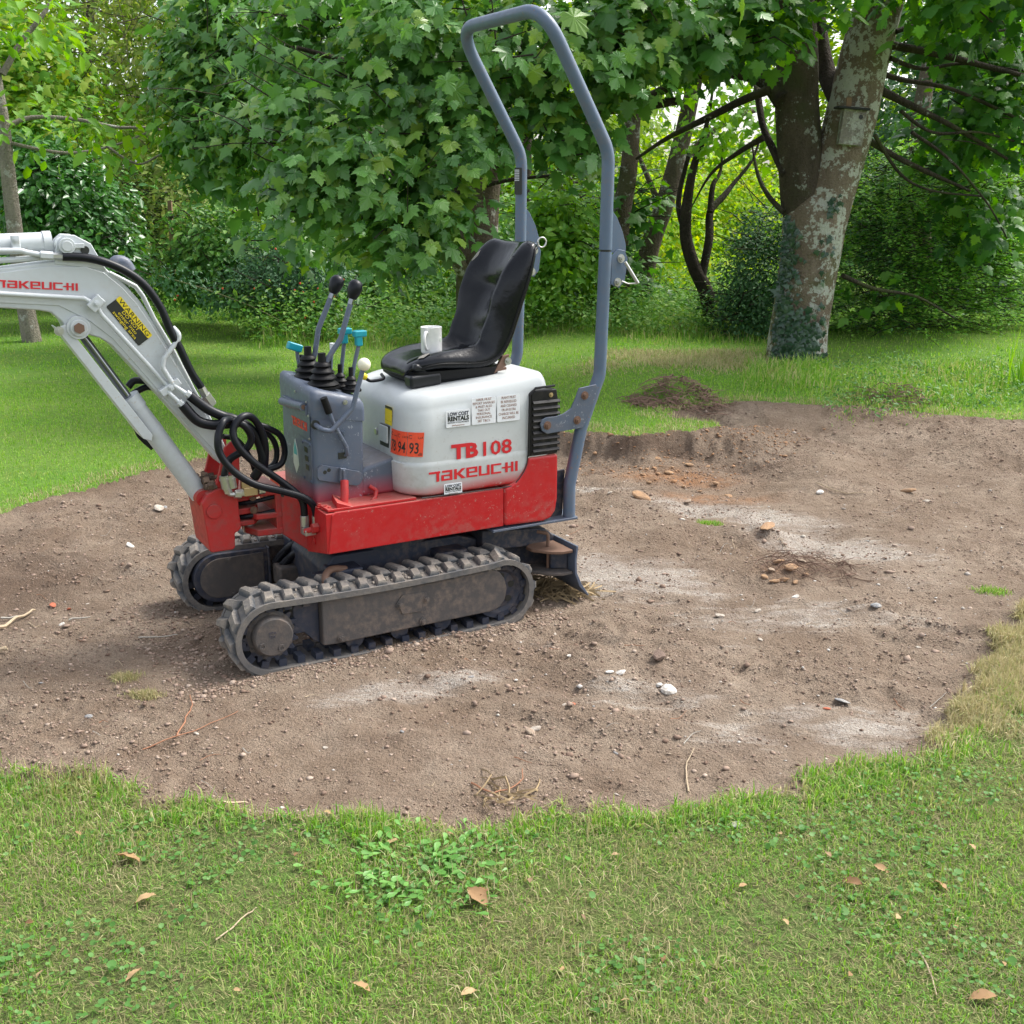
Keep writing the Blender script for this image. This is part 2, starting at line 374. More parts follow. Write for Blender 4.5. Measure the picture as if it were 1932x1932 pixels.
    for a in (-60, 210): m = MB(); m.lathe([(.012,0),(.012,.004),(.006,.004),(.005,.001),(0,.001)], (.03+.047*cos(radians(a)), yc+sg*.052, .123+.047*sin(radians(a))), (0, sg, 0), 16); m.build('drain_plug', M['mudsteel'], s_o)
    for k in range(9): a = 2*pi*k/9+.2; hexbolt((.03+.074*cos(a), yc+sg*.012, .118+.074*sin(a)), ax, .007, .006, 'mudsteel', s_o)
    if not flip: text('MTA\nTEX', .013, SIDE((.012, yc-.0522, .135), 0), 'navyp', s_o, 'cast_marking')
    # idler with holes shown as dark recesses and spokes
    m = MB(); m.lathe([(.024,-.03),(.024,.03),(.034,.022),(.072,.018),(.083,.03),(.103,.03),(.103,-.03),(.083,-.03),(.072,-.018),(.034,-.022),(.024,-.03)], (.90, Y0+w/2-.03*(0 if flip else 1), .118), (0, 1, 0), 40)
    io = m.build('idler_wheel', M['navy'], EX, smooth=30)
    for k in range(6):
        a = 2*pi*k/6+.3; m = MB(); m.cyl((.90+.055*cos(a), Y0+.038, .118+.055*sin(a)), (.90+.055*cos(a), Y0+.046, .118+.055*sin(a)), .013, 14); m.build('wheel_hole', M['blackp'], io)
    for x in (.33,.50,.67):
        m = MB(); m.lathe([(.012,-.05),(.034,-.05),(.034,-.02),(.022,-.015),(.022,.015),(.034,.02),(.034,.05),(.012,.05)], (x, Y0+w/2, .042), (0,1,0), 18); m.build('bottom_roller', M['navy'], fo)
make_track(0, False); make_track(.68, True)
# motor guard on the inner side of the far track: D-shaped box
m = MB(); D = [(.205,.205),(.215,.04)]+[(.035+.098*cos(a), .128+.098*sin(a)) for a in np.linspace(-pi/2+.1, -3*pi/2, 22)]+[(.10,.222)]
D = [(.225,.218),(.222,.036)]+[(.035+.095*cos(a), .128+.095*sin(a)) for a in np.linspace(-pi/2, -3*pi/2, 24)]
m.prism(D, .655, .70); mg = m.build('motor_guard', M['navy'], EX, bevel=.003)
m = MB(); m.prism([(.21,.205),(.208,.05)]+[(.04+.078*cos(a), .128+.078*sin(a)) for a in np.linspace(-pi/2, -3*pi/2, 24)], .650, .656); m.build('guard_face', M['mudsteel'], mg, bevel=.002)
for x, z in ((.075,.195),(.085,.06)): hexbolt((x, .65, z), r=.008, h=.007, mat='mudsteel', parent=mg)
m = MB(); m.box((.228,.67,.128), (.008,.06,.19)); m.build('guard_flange', M['navy'], mg, bevel=.002)
# ---------------------------------------------------------------- undercarriage centre frame
m = MB(); m.prism([(.30,.235),(.31,.11),(.36,.085),(.88,.085),(.92,.11),(.92,.26),(.84,.285),(.34,.285)], .24, .62)
m.box((.36,.21,.20), (.12,.10,.11)); m.box((.78,.21,.20), (.12,.10,.11)); m.box((.36,.65,.20), (.12,.10,.11)); m.box((.78,.65,.20), (.12,.10,.11))
cf = m.build('centre_frame', M['navy'], EX, bevel=.008)
m = MB(); m.cyl((.59,.42,.28), (.59,.42,.345), .20, 40); m.build('slew_ring', M['navy'], EX)
for (dy, dz) in ((0,0),(.03,.025)):
    m = MB(); P = catmull([(.25,.62+dy,.13+dz),(.28,.60+dy,.17+dz),(.32,.56+dy,.215+dz),(.39,.52+dy,.225+dz),(.46,.50+dy,.22+dz)], 14)
    m.tube(P, [.014+.002*(i % 2) for i in range(len(P))], 10); m.build('conduit', M['hose'], EX)
m = MB(); P = catmull([(.26,.10,.20),(.265,.13,.25),(.30,.16,.265),(.36,.18,.25)], 6); m.tube(P, .013, 10); m.build('conduit', M['rust'], EX)
m = MB(); m.prism([(.25,.24),(.26,.12),(.34,.12),(.40,.24)], .20, .235); m.build('frame_gusset', M['navy'], EX, bevel=.003)
m = MB(); m.box((.28,.60,.12), (.08,.10,.08)); m.build('motor_housing', M['mudsteel'], EX, bevel=.008)
# ---------------------------------------------------------------- dozer blade at the rear
m = MB()
prof = [(1.245,.232),(1.238,.18),(1.240,.12),(1.262,.065),(1.300,.022),(1.308,.022),(1.272,.075),(1.250,.125),(1.248,.18),(1.255,.232)]
m.prism(prof, .13, .70); bl = m.build('dozer_blade', M['slate'], EX, bevel=.002, seg=1)
for a, b in ((.045,.128),(.702,.785)):
    m = MB(); m.prism([(x, z) for x, z in prof], a, b); m.build('blade_extension', M['mudsteel'] if a > .5 else M['slate'], bl, bevel=.002, seg=1)
for z, c in ((.205,'rust'),(.118,'mudsteel')):
    m = MB(); m.prism([(1.236,.055),(1.236,.20),(1.13,.205),(1.10,.18),(1.10,.14),(1.15,.075),(1.19,.055)], z, z+.012, 'z'); m.build('hinge_plate', M[c], bl, bevel=.003)
m = MB(); m.prism([(1.236,.09),(1.236,.17),(1.185,.17),(1.175,.12)], .13, .205, 'z'); m.build('hinge_block', M['navy'], bl, bevel=.006)
m = MB(); m.tube(fillet([(1.175,.14,.10),(1.175,.14,.268),(1.14,.165,.275)], .012), .0065, 10); m.build('hinge_pin', M['rust'], bl)
for y in (.27,.57):
    m = MB(); m.prism([(.86,.17),(.86,.24),(1.02,.26),(1.243,.215),(1.243,.10),(1.08,.12)], y-.02, y+.02); m.build('blade_arm', M['navy'], EX, bevel=.006)
m = MB(); m.prism([(.92,.30),(1.20,.27),(1.24,.235),(1.24,.20),(.92,.22)], .20, .64); m.build('blade_brace', M['navy'], EX, bevel=.006)
# ---------------------------------------------------------------- red chassis
m = MB(); m.prism([(.267,.344),(.952,.344),(.952,.489),(.30,.489),(.285,.480)], .09, .75)
ch = m.build('chassis', M['red'], EX, bevel=.004)
# nose tapering to the swing casting
m = MB(); v = [(.268,.292,.302),(.268,.292,.478),(.268,.56,.302),(.268,.56,.478),(.175,.335,.375),(.175,.335,.525),(.175,.505,.375),(.175,.505,.525)]
m.add(v, [(0,1,5,4),(2,6,7,3),(4,5,7,6),(0,4,6,2),(1,3,7,5),(0,2,3,1)]); m.build('chassis_nose', M['redc'], ch, bevel=.004)
m = MB(); v = [(.264,.094,.345),(.264,.094,.486),(.262,.292,.300),(.262,.292,.486),(.30,.094,.345),(.30,.094,.486),(.30,.292,.300),(.30,.292,.486)]
m.add(v, [(0,2,3,1),(4,5,7,6),(0,1,5,4),(2,6,7,3),(0,4,6,2),(1,3,7,5)]); m.build('front_plate', M['red'], ch, bevel=.003)
m = MB(); m.lathe([(.014,0),(.014,.004),(.008,.005),(.007,.002),(0,.002)], (.263,.215,.362), (-1,0,0), 20); m.build('plug', M['red'], ch)
# rear counterweight, wrapping up under the louvre
m = MB(); RP = [(.953,.344),(1.12,.338),(1.155,.346),(1.176,.372),(1.184,.42),(1.184,.593),(1.053,.593),(1.050,.573),(1.036,.545),(1.008,.512),(.975,.496),(.953,.490)]
m.prism(RP, .086, .754); cw = m.build('counterweight', M['red'], EX, bevel=.012, seg=3)
# engine cover
def rrect(x0, x1, y0, y1, r, n=9):
    # r: four radii near-front, near-rear, far-rear, far-front
    P = []
    for (cx, cy, rr, a0) in ((x0+r[0], y0+r[0], r[0], pi), (x1-r[1], y0+r[1], r[1], 1.5*pi), (x1-r[2], y1-r[2], r[2], 0), (x0+r[3], y1-r[3], r[3], .5*pi)):
        for k in range(n+1): a = a0+pi/2*k/n; P.append((cx+rr*cos(a), cy+rr*sin(a)))
    return P
lev = []; r = (.105,.05,.05,.16)
def ztop(x, y): return .852+(x-.6)*.085
for z, off in ((.500,.018),(.504,.008),(.512,.002),(.60,.000),(.6155,.000),(.6185,.006),(.622,.006),(.70,.012),(.78,.018)): lev.append((z, off, 0))
for k in range(1, 9): a = pi/2*k/8; lev.append((.78+(.0)+.075*sin(a), .018+.06*(1-cos(a)), k))
m = MB(); v = []; nr = None
for (z, off, k) in lev:
    rr = tuple(max(.01, q-off*.4) for q in r)
    P = rrect(.560+off*1.15, 1.172-off*.5, .094+off*.75*(1 if k else .35), .746-off*.75, rr)
    nr = len(P)
    for (x, y) in P:
        t = min(1, max(0, (z-.62)/.235)); v.append((x, y, z+t*(ztop(x, y)-.855)))
f = [(i*nr+k, i*nr+(k+1) % nr, (i+1)*nr+(k+1) % nr, (i+1)*nr+k) for i in range(len(lev)-1) for k in range(nr)]
f += [tuple(range((len(lev)-1)*nr, len(lev)*nr)), tuple(range(nr-1, -1, -1))]
m.add(v, f); cov = m.build('engine_cover', M['white'], EX, smooth=60)
# black seam around the counterweight edge of the cover
m = MB(); m.tube(catmull([(1.053,.0895,.60),(1.048,.0895,.566),(1.032,.0895,.535),(1.005,.0895,.507),(.972,.0895,.493),(.62,.0895,.497)], 5), .0022, 6); m.build('seam', M['blackp'], cov)
# louvre
m = MB(); m.prism([(1.062,.595),(1.184,.595),(1.184,.80),(1.176,.838),(1.085,.840),(1.066,.826)], .089, .751); lo = m.build('side_grille', M['louv'], EX, bevel=.006)
m = MB(); m.tube([(1.055,.087,.597),(1.060,.087,.826),(1.083,.087,.848),(1.165,.087,.851)], .0045, 8); m.build('grille_frame', M['louv'], lo)
for k in range(9):
    z = .606+.0225*k
    m = MB(); m.prism([(-.002,0),(-.002,.006),(-.011,.006),(-.004,.015)], 1.072, 1.186, 'x'); m.v = [(x, y+.089, zz+z) for x, y, zz in m.v]
    m.build('grille_slat', M['louv'], lo, bevel=.001, seg=1)
hexbolt((1.15,.088,.818), mat='brass', parent=lo, r=.006)
# ---------------------------------------------------------------- stickers and lettering on the cover
ys = .0945
text('TB', .071, SIDE((.744,ys-.0015,.6225)), 'redp', cov, bold=.0032, width=.108)
text('108', .073, SIDE((.853,ys-.0015,.620)), 'redp', cov, bold=.0012, width=.118)
logo(.362, .037, SIDE((.652,ys-.0020,.5475)), 'redp', cov)
def sticker(x, z, w, h, lines, mat='navyp', size=.011, lab=None, line=.95, plate_mat='whitep', y=ys-.0022, bold=0, widths=None):
    p = plate(SIDE((x, y, z)), w, h, plate_mat, EX, lab=lab)
    n = len(lines); 
    for i, s in enumerate(lines):
        if not s: continue
        zz = z+h-(i+1)*h/(n+.55)+.001
        text(s, size if not isinstance(size, list) else size[i], SIDE((x+w/2, y-.0008, zz)), mat, p, bold=bold if not isinstance(bold, list) else bold[i], align='CENTER', width=(widths[i] if widths else None))
    return p
sticker(.824,.737,.097,.096, ['HIRER MUST','REPORT DAMAGES','& MUST ALSO','TAKE OUT','PERSONAL','INSURANCE',"SEE T&C's"], 'brownp', .0125, 'white hire notice about damages and insurance', widths=[.062,.088,.066,.05,.056,.064,.05])
sticker(.927,.737,.094,.096, ['PLANT MUST','BE REFUELLED','AND CLEANED','OR AN EXTRA','CHARGE WILL BE','INCURRED'], 'brownp', .0135, 'white hire notice about refuelling', widths=[.058,.064,.066,.058,.082,.052])
def rental(x, z, w, h, lab):
    p = plate(SIDE((x, ys-.0022, z)), w, h, 'whitep', EX, lab=lab); y = ys-.003
    text('LOW COST', h*.30, SIDE((x+w/2, y, z+h*.68)), 'navyp', p, bold=h*.012, align='CENTER', width=w*.86)
    text('RENTALS', h*.36, SIDE((x+w/2, y, z+h*.38)), 'blackp', p, bold=h*.02, align='CENTER', width=w*.88)
    text('MINI PLANT & TOOL SPECIALISTS', h*.12, SIDE((x+w/2, y, z+h*.24)), 'navyp', p, align='CENTER', width=w*.88)
    text('#whypaymore', h*.13, SIDE((x+w/2, y, z+h*.07)), 'brownp', p, align='CENTER', width=w*.5)
rental(.722,.737,.096,.060,'white rental sticker beside the hire notices'); rental(.710,.493,.072,.042,'small white rental sticker at the bottom edge of the cover')
# front stickers, wrapped on the rounded near corner of the cover
def xfr(z): return .560+1.15*float(np.interp(z, [.6155,.6185,.622,.70,.78], [0,.006,.006,.012,.018]))
def onc(sx, z, off=.0012):
    rr = .100; off_y = .094+.003; cx, cy = xfr(z)+rr, off_y+rr
    if sx < 0: return Vector((xfr(z)-off, cy-sx, z))
    ph = sx/rr
    if ph < pi/2: return Vector((cx-(rr+off)*cos(ph), cy-(rr+off)*sin(ph), z))
    return Vector((cx+(sx-rr*pi/2), off_y-off, z))
def wplate(s0, z, w, h, mat, parent=EX, name='sticker', lab=None, off=.0022):
    m = MB(); n = 6
    for k in range(n+1):
        for zz in (z, z+h): m.v.append(tuple(onc(s0+w*k/n, zz, off)))
    m.f = [(2*k, 2*k+2, 2*k+3, 2*k+1) for k in range(n)]
    o = link(name, m.mesh(name), M[mat], parent); md = o.modifiers.new('thick', 'SOLIDIFY'); md.thickness = .0008; md.offset = 0
    if lab: o['label'] = lab
    return o
def wtext(s, size, s0, z, mat, parent, off=.0030, **kw):
    o = text(s, size, Matrix.Identity(4), mat, parent, ext=0, **kw)
    for v in o.data.vertices: v.co = onc(s0+v.co.x, z+v.co.y, off)
    return o
p = wplate(-.092,.735,.060,.066,'yellow',lab='yellow and black caution sticker'); wplate(-.092,.779,.060,.022,'blackp',p,'band',off=.0028)
wtext('! CAUTION', .013, -.088,.784,'yellow',p,width=.050,off=.0036); wtext('STOP ENGINE\nBEFORE\nOPENING', .0115, -.062,.768,'blackp',p,align='CENTER',line=.9)
for k, n_ in enumerate(('78','94','93')):
    s0 = (-.030,.018,.066)[k]; w = (.046,.046,.056)[k]; p = wplate(s0,.642,w,.086,'orange',lab='orange noise label reading '+n_)
    wtext(n_, .054, s0+.006,.654,'blackp',p,width=.034,bold=.0008); wtext(('Lwa','LWA','LpA')[k], .011, s0+w-.020,.706,'blackp',p)
    if k == 2: wtext('dB', .015, s0+.038,.646,'blackp',p)
    mm = MB(); mm.tube([onc(s0+.010+.006*cos(a), .712+.006*sin(a), .003) for a in np.linspace(.6, 5.6, 14)], .0008, 5); mm.build('emblem', M['blackp'], p)
m = MB(); m.box((.574,.288,.690), (.010,.080,.080)); hd = m.build('latch_recess', M['blackp'], EX, bevel=.002)
m = MB(); m.box((.570,.288,.698), (.012,.076,.060), Matrix.Rotation(.08,3,'Y')); m.build('latch_flap', M['boom'], hd, bevel=.003)
m = MB(); m.lathe([(.013,0),(.013,.004),(.010,.007),(0,.007)], (.574,.362,.692), (-1,0,0), 20); m.build('key_lock', M['steel'], EX)
# ---------------------------------------------------------------- floor pad and console
m = MB(); m.prism([(.44,.497),(.64,.497),(.64,.628),(.60,.634),(.46,.604),(.44,.59)], .205, .56); m.build('foot_rest', M['console'], EX, bevel=.016, seg=3)
m = MB(); m.box((.44,.28,.4945), (.33,.36,.009)); m.build('floor_plate', M['red'], EX, bevel=.002)
m = MB(); v = []
for z, x0, x1, y0, y1 in ((.493,.270,.452,.205,.535),(.80,.276,.462,.21,.535),(.832,.277,.463,.211,.533)):
    v += [(x, y, z) for x, y in rrect(x0, x1, y0, y1, (.018,.012,.012,.018), 4)]
n = len(v)//3; f = [(i*n+k, i*n+(k+1) % n, (i+1)*n+(k+1) % n, (i+1)*n+k) for i in range(2) for k in range(n)]+[tuple(range(2*n, 3*n)), tuple(range(n-1, -1, -1))]
m.add(v, f); con = m.build('control_console', M['console'], EX, smooth=50)
m = MB(); v = []
for dz, g in ((-.035,.0035),(.02,.004),(.045,.002),(.058,-.006),(.062,-.018)):
    v += [(x, y, .832+dz+(-.05*(x-.277)/.19+.08*(y-.2) if dz > 0 else -.03*(x-.277)/.19)) for x, y in rrect(.277-g, .464+g, .211-g, .545+g, (.02,.014,.014,.02), 4)]
n = len(v)//5; f = [(i*n+k, i*n+(k+1) % n, (i+1)*n+(k+1) % n, (i+1)*n+k) for i in range(4) for k in range(n)]+[tuple(range(4*n, 5*n)), tuple(range(n-1, -1, -1))]
m.add(v, f); m.build('console_top', M['slate'], con, smooth=50)
# front face details
m = MB(); m.prism([(.235,.715),(.418,.715),(.430,.812),(.225,.812)], .2735, .2715, 'x'); m.build('access_panel', M['slate'], con, bevel=.001)
m = MB(); m.prism([(.222,.706),(.312,.706),(.360,.69),(.360,.567),(.268,.564),(.222,.60)], .2735, .270, 'x')
m = MB(); m.prism([(.224,.562),(.312,.562),(.312,.704),(.224,.704)], .276, .2695, 'x'); sw = m.build('switch_panel', M['slate'], con, bevel=.002)
for z in (.676,.645,.614): m = MB(); m.box((.269,.268+(z-.645)*.1,z), (.003,.032,.020)); m.build('switch_slot', M['blackp'], sw, bevel=.004)
for y, z in ((.232,.698),(.304,.698),(.232,.57),(.304,.57)): hexbolt((.2695,y,z), (-1,0,0), .0045, .003, 'slate', sw, washer=False)
for y, z in ((.235,.80),(.425,.80),(.235,.72),(.25,.845),(.36,.865),(.50,.80)): hexbolt((.272,y,z), (-1,0,0), .0045, .003, 'steel', con, washer=False)
logo(.155, .030, FRONT((.2708,.412,.742)) , 'redp', con)
m = MB(); m.prism([(.392,.692),(.372,.655),(.362,.60),(.392,.565),(.420,.60),(.412,.655)], .2735, .2708, 'x'); dc = m.build('decal', M['pale'], con, bevel=.001)
m = MB(); m.prism([(.392,.682),(.378,.655),(.374,.635),(.408,.635),(.405,.655)], .2707, .2702, 'x'); m.build('decal_print', M['teal'], dc)
m = MB(); m.tube([(.262,.485,.812),(.262,.255,.828)], .014, 14); m.build('grab_tube', M['slate'], con); 
m = MB(); m.cyl((.262,.2555,.828), (.262,.2535,.828), .0085, 12); m.build('tube_bore', M['rust'], con)
m = MB(); m.box((.272,.37,.815), (.014,.25,.034)); m.build('tube_bracket', M['slate'], con, bevel=.003)
# near side: pedal plate, levers
m = MB(); m.prism([(.284,.580),(.278,.592),(.280,.620),(.296,.633),(.432,.594),(.445,.584),(.446,.566),(.432,.546),(.420,.543)], .196, .203); pp = m.build('hinged_pedal', M['slate'], EX, bevel=.0015)
for x, z in ((.306,.606),(.321,.612)): m = MB(); m.cyl((x,.1955,z), (x,.1965,z), .007, 14); m.build('pedal_hole', M['blackp'], pp)
m = MB(); m.prism([(.352,.570),(.376,.563),(.382,.612),(.357,.618)], .178, .1955); m.box((.367,.176,.590), (.008,.012,.045)); m.build('pedal_latch', M['slate'], EX, bevel=.002)
m = MB(); m.tube([(.366,.170,.575),(.357,.150,.530),(.350,.145,.497)], .014, 12); m.build('latch_spring', M['redc'], EX)
m = MB(); v = [(.310,.105,.492),(.310,.105,.520),(.325,.19,.492),(.325,.19,.528),(.372,.100,.492),(.395,.185,.492),(.372,.100,.496),(.395,.185,.496)]
m.add(v, [(0,1,3,2),(1,6,7,3),(0,4,6,1),(2,3,7,5),(4,5,7,6)]); m.build('step_bracket', M['red'], ch, bevel=.002)
for x, y in ((.285,.15),(.290,.125),(.275,.18)): hexbolt((x,y,.489), (0,0,1), .010, .010, 'red', ch)
m = MB(); m.tube(fillet([(.47,.20,.535),(.49,.185,.52),(.475,.165,.498),(.455,.15,.494)], .01), .0075, 10); m.build('tie_hook', M['redc'], EX)
L1 = fillet([(.284,.213,.773),(.288,.158,.765),(.318,.150,.757),(.399,.150,.828),(.419,.150,.893),(.442,.150,.962)], [.012,.02,.05,.06])
m = MB(); m.tube(L1, .0085, 12); bo = m.build('blade_lever', M['slate'], EX); m = MB(); m.lathe([(0,-.022)]+[(.0225*sin(a), -.0225*cos(a)) for a in np.linspace(.3, pi, 12)], (.446,.150,.974)); m.build('lever_knob', M['ball'], bo)
m = MB(); m.cyl((.284,.2115,.773), (.284,.205,.773), .016, 18); m.build('lever_bushing', M['blackp'], bo)
m = MB(); m.tube([(.326,.190,.820),(.344,.190,.770),(.385,.192,.690),(.392,.20,.660),(.384,.215,.652)], .0075, 10); tl = m.build('throttle_lever', M['slate'], EX)
m = MB(); m.cyl((.311,.189,.866), (.329,.190,.812), .0125, 14); m.build('lever_grip', M['rubber_black'], tl)
m = MB(); m.box((.376,.2065,.655), (.03,.004,.022)); m.build('lever_slot', M['blackp'], tl)
hexbolt((.384,.208,.735), r=.008, h=.006, mat='slate', parent=con); hexbolt((.395,.208,.84), r=.006, h=.005, mat='steel', parent=con)
m = MB(); m.box((.452,.24,.62), (.012,.04,.05)); m.build('rubber_stop', M['rubber_black'], con, bevel=.002)
# control levers with rubber boots
def boot(x, y, z, r, h, parent, n=4, lean=(0,0)):
    prof = [(r*1.15,-.004),(r*1.15,.002)]
    for k in range(n):
        t = k/n; rr = r*(1-.62*t)
        prof += [(rr*.86, h*(t+.02)), (rr*1.08, h*(t+.09)), (rr*1.04, h*(t+.13)), (rr*.80, h*(t+.22))]
    prof += [(r*.28, h), (r*.26, h+.03), (.001, h+.03)]
    m = MB(); m.lathe(prof, (x, y, z), (lean[0], lean[1], 1), 28); return m.build('rubber_boot', M['rubber_black'], parent, smooth=25)
def ctrl(path, base, r, h, knob='ball'):
    m = MB(); m.tube(fillet(path, .05), .0095, 12); o = m.build('control_lever', M['slate'], EX)
    boot(*base, r, h, o); a = Vector(path[-2]); b = Vector(path[-1]); d = (b-a).normalized()
    m = MB(); m.cyl(b-d*.004, b+d*.018, .0105, 8); m.build('lock_nut', M['chrome'], o)
    m = MB(); m.lathe([(.010,.014),(.016,.018),(.022,.034),(.0255,.052),(.0245,.066),(.018,.077),(.008,.082),(0,.083)], b, d, 24); m.build('lever_knob', M['hose'], o, smooth=70); return o
ctrl([(.352,.42,.93),(.372,.42,.985),(.388,.42,1.068),(.440,.42,1.176)], (.345,.42,.898), .050, .082)
ctrl([(.352,.30,.92),(.370,.30,.975),(.424,.30,1.045),(.466,.30,1.165)], (.352,.30,.886), .052, .085)
def small(path, base, cap, capmat='teal'):
    m = MB(); m.tube(catmull(path, 4), .007, 10); o = m.build('control_lever', M['slate'], EX); boot(*base, .030, .05, o, 3)
    b = Vector(path[-1])
    if cap:
        m = MB(); m.box(b+Vector((.0,0,.012)), (.024,.024,.034)); m.box(b+Vector((.004,0,.038)), (.046,.030,.022)); m.build('lever_handle', M['teal'], o, bevel=.005)
    else:
        m = MB(); m.cyl(b-Vector((0,0,.03)), b+Vector((0,0,.004)), .0095, 10); m.build('lever_handle', M['whitep'], o)
small([(.432,.335,.90),(.440,.335,.96),(.450,.335,1.028)], (.430,.335,.872), True)
small([(.449,.275,.90),(.462,.275,.96),(.480,.275,1.024)], (.447,.275,.868), True)
small([(.415,.395,.90),(.421,.395,.96),(.428,.395,1.015)], (.414,.395,.878), False)
m = MB(); m.tube([(.345,.50,.90),(.335,.50,.96),(.332,.50,1.0)], .007, 8); o = m.build('control_lever', M['slate'], EX); m = MB(); m.box((.325,.50,1.0), (.055,.03,.028), Matrix.Rotation(.35, 3, 'Y')); m.build('lever_handle', M['teal'], o, bevel=.006)
boot(.348,.50,.895,.03,.045,o,3)
# ---------------------------------------------------------------- front fittings: swing casting
m = MB()
m.prism([(-.090,.515),(-.075,.345),(-.068,.338),(.006,.338),(.014,.346),(.016,.396),(.030,.402),(.040,.412),(.036,.47),(.036,.52),(.030,.548),(-.018,.560),(-.040,.560),(-.070,.545)], .325, .515)
sb = m.build('swing_bracket', M['redc'], EX, bevel=.012, seg=3)
m = MB(); m.prism([(-.048,.545),(-.026,.600),(.004,.70),(.030,.72),(.055,.70),(.050,.60),(.040,.545)], .335, .350)
m.prism([(-.048,.545),(-.026,.600),(.004,.70),(.030,.72),(.055,.70),(.050,.60),(.040,.545)], .490, .505); m.build('boom_cheek', M['redc'], sb, bevel=.004)
for z0, z1 in ((.495,.522),(.447,.470),(.405,.425)):
    m = MB(); m.prism([(.02,.36),(.10,.365),(.125,.40),(.125,.44),(.10,.475),(.02,.48)], z0, z1, 'z'); m.build('knuckle', M['redc'], sb, bevel=.005)
for z0, z1 in ((.512,.540),(.428,.449),(.368,.392)):
    m = MB(); m.prism([(.075,.39),(.10,.335),(.19,.325),(.19,.515),(.10,.505),(.075,.45)], z0, z1, 'z'); m.build('mount_lug', M['redc'], ch, bevel=.005)
m = MB(); m.box((.178,.42,.45), (.022,.185,.165)); m.build('mount_web', M['redc'], ch, bevel=.004)
m = MB(); m.box((.10,.42,.525), (.16,.15,.03)); m.build('mount_top', M['redc'], ch, bevel=.006)
m = MB(); m.cyl((.095,.42,.365), (.095,.42,.55), .022, 18); m.build('swing_pin', M['steel'], sb)
m = MB(); m.cyl((-.052,.318,.485), (-.052,.325,.485), .025, 24); m.build('cylinder_pin', M['redc'], sb, bevel=.002)
for z in (.508,.462): hexbolt((.095,.354,z), r=.009, h=.008, mat='rust', parent=sb)
m = MB()
for k in range(40):
    x, y = rng.uniform(-.075,-.01), rng.uniform(.33,.50); m.box((x, y, .56+rng.uniform(0,.025)), tuple(rng.uniform(.008,.022,3)), Matrix.Rotation(rng.uniform(0,3), 3, 'X'))
MUD = paint('dry_mud_lump', (.12,.085,.065), .9, .5, bs=.8, spec=.2)
m.build('mud_clod', MUD, sb)['kind'] = 'stuff'
for z in (.49,.44): m = MB(); m.tube(catmull([(.02,.40,z-.01),(.09,.36,z),(.17,.345,z+.012)], 5), .008, 8); m.build('slew_hose', M['hose'], EX)
p = plate(Matrix.Translation((.186,.330,.505)) @ Matrix(((.82,0,-.57,0),(-.57*.6,0,-.8,0),(-.25,1,0,0),(0,0,0,1))), .05, .045, 'blackp', ch, 'name_plate')
p = None
# ---------------------------------------------------------------- boom
boom_out = [(-1.30,1.262),(-1.10,1.285),(-.80,1.305),(-.626,1.315),(-.487,1.330),(-.444,1.332),(-.370,1.324),(-.319,1.304),(-.265,1.252),(-.224,1.199),(-.184,1.126),(-.050,.862),(.006,.729),(.032,.658),(.030,.630),(-.001,.631),
  (-.190,.889),(-.324,1.064),(-.358,1.089),(-.392,1.101),(-.411,1.097),(-.437,1.099),(-.455,1.119),(-.467,1.147),(-.494,1.176),(-.528,1.184),(-.640,1.197),(-.85,1.205),(-1.10,1.215),(-1.30,1.222)]
m = MB(); m.prism(boom_out, .375, .475); bm_ = m.build('boom', M['boom'], EX, bevel=.006, seg=2)
# outer side plates (a raised web inside flanges)
web = [(-1.28,1.25),(-.80,1.292),(-.626,1.302),(-.487,1.316),(-.380,1.311),(-.327,1.292),(-.275,1.243),(-.235,1.191),(-.195,1.12),(-.062,.858),(-.006,.725),(-.004,.66),(-.172,.880),(-.320,1.085),(-.385,1.145),(-.470,1.196),(-.640,1.213),(-.85,1.220),(-1.28,1.232)]
m = MB(); m.prism(web, .3712, .376); m.build('side_plate', M['boom'], bm_, bevel=.002)
m = MB(); m.cyl((-.421,.36,1.126), (-.421,.49,1.126), .036, 28); m.cyl((-.421,.352,1.126), (-.421,.36,1.126), .026, 20); m.build('pin_boss', M['boom'], bm_, bevel=.002)
m = MB(); m.cyl((-.421,.343,1.126), (-.421,.353,1.126), .017, 6); m.build('pin_head', M['rust'], bm_)
m = MB(); m.tube([(-.005,.3705,.80),(.012,.3705,.765),(-.004,.3705,.735),(-.045,.3705,.80)], .002, 6); m.build('weld_bead', M['boom'], bm_)
logo(.235, .0225, SIDE((-.643,.3700,1.2595), radians(-4.9)), 'redp', bm_)
# warning sticker on the boom
wa = math.atan2(1.084-1.214, -.192+.281); wm = SIDE((-.331,.3702,1.186), wa)
wl = math.hypot(.130,.089); wh = math.hypot(.049,.028)
p = plate(wm, wl, wh, 'blackp', bm_, 'sticker', .0008, 'black and yellow warning sticker') if False else None
WS = plate(wm, wl, wh, 'blackp', EX, 'sticker', .0008, 'black and yellow warning sticker on the boom')
plate(wm @ Matrix.Translation((0, wh*.68, .0010)), wl, wh*.32, 'yellow', WS, 'band', .0004)
text('WARNING', .0205, wm @ Matrix.Translation((.008, wh*.72, .0018)), 'blackp', WS, width=wl*.9)
for s, yy, w in (('DO NOT', .47, .075), ('enter into', .27, .085), ('swinging area', .07, .108)): text(s, .0145, wm @ Matrix.Translation((wl/2-w/2, wh*yy, .0012)), 'yellow', WS, width=w)
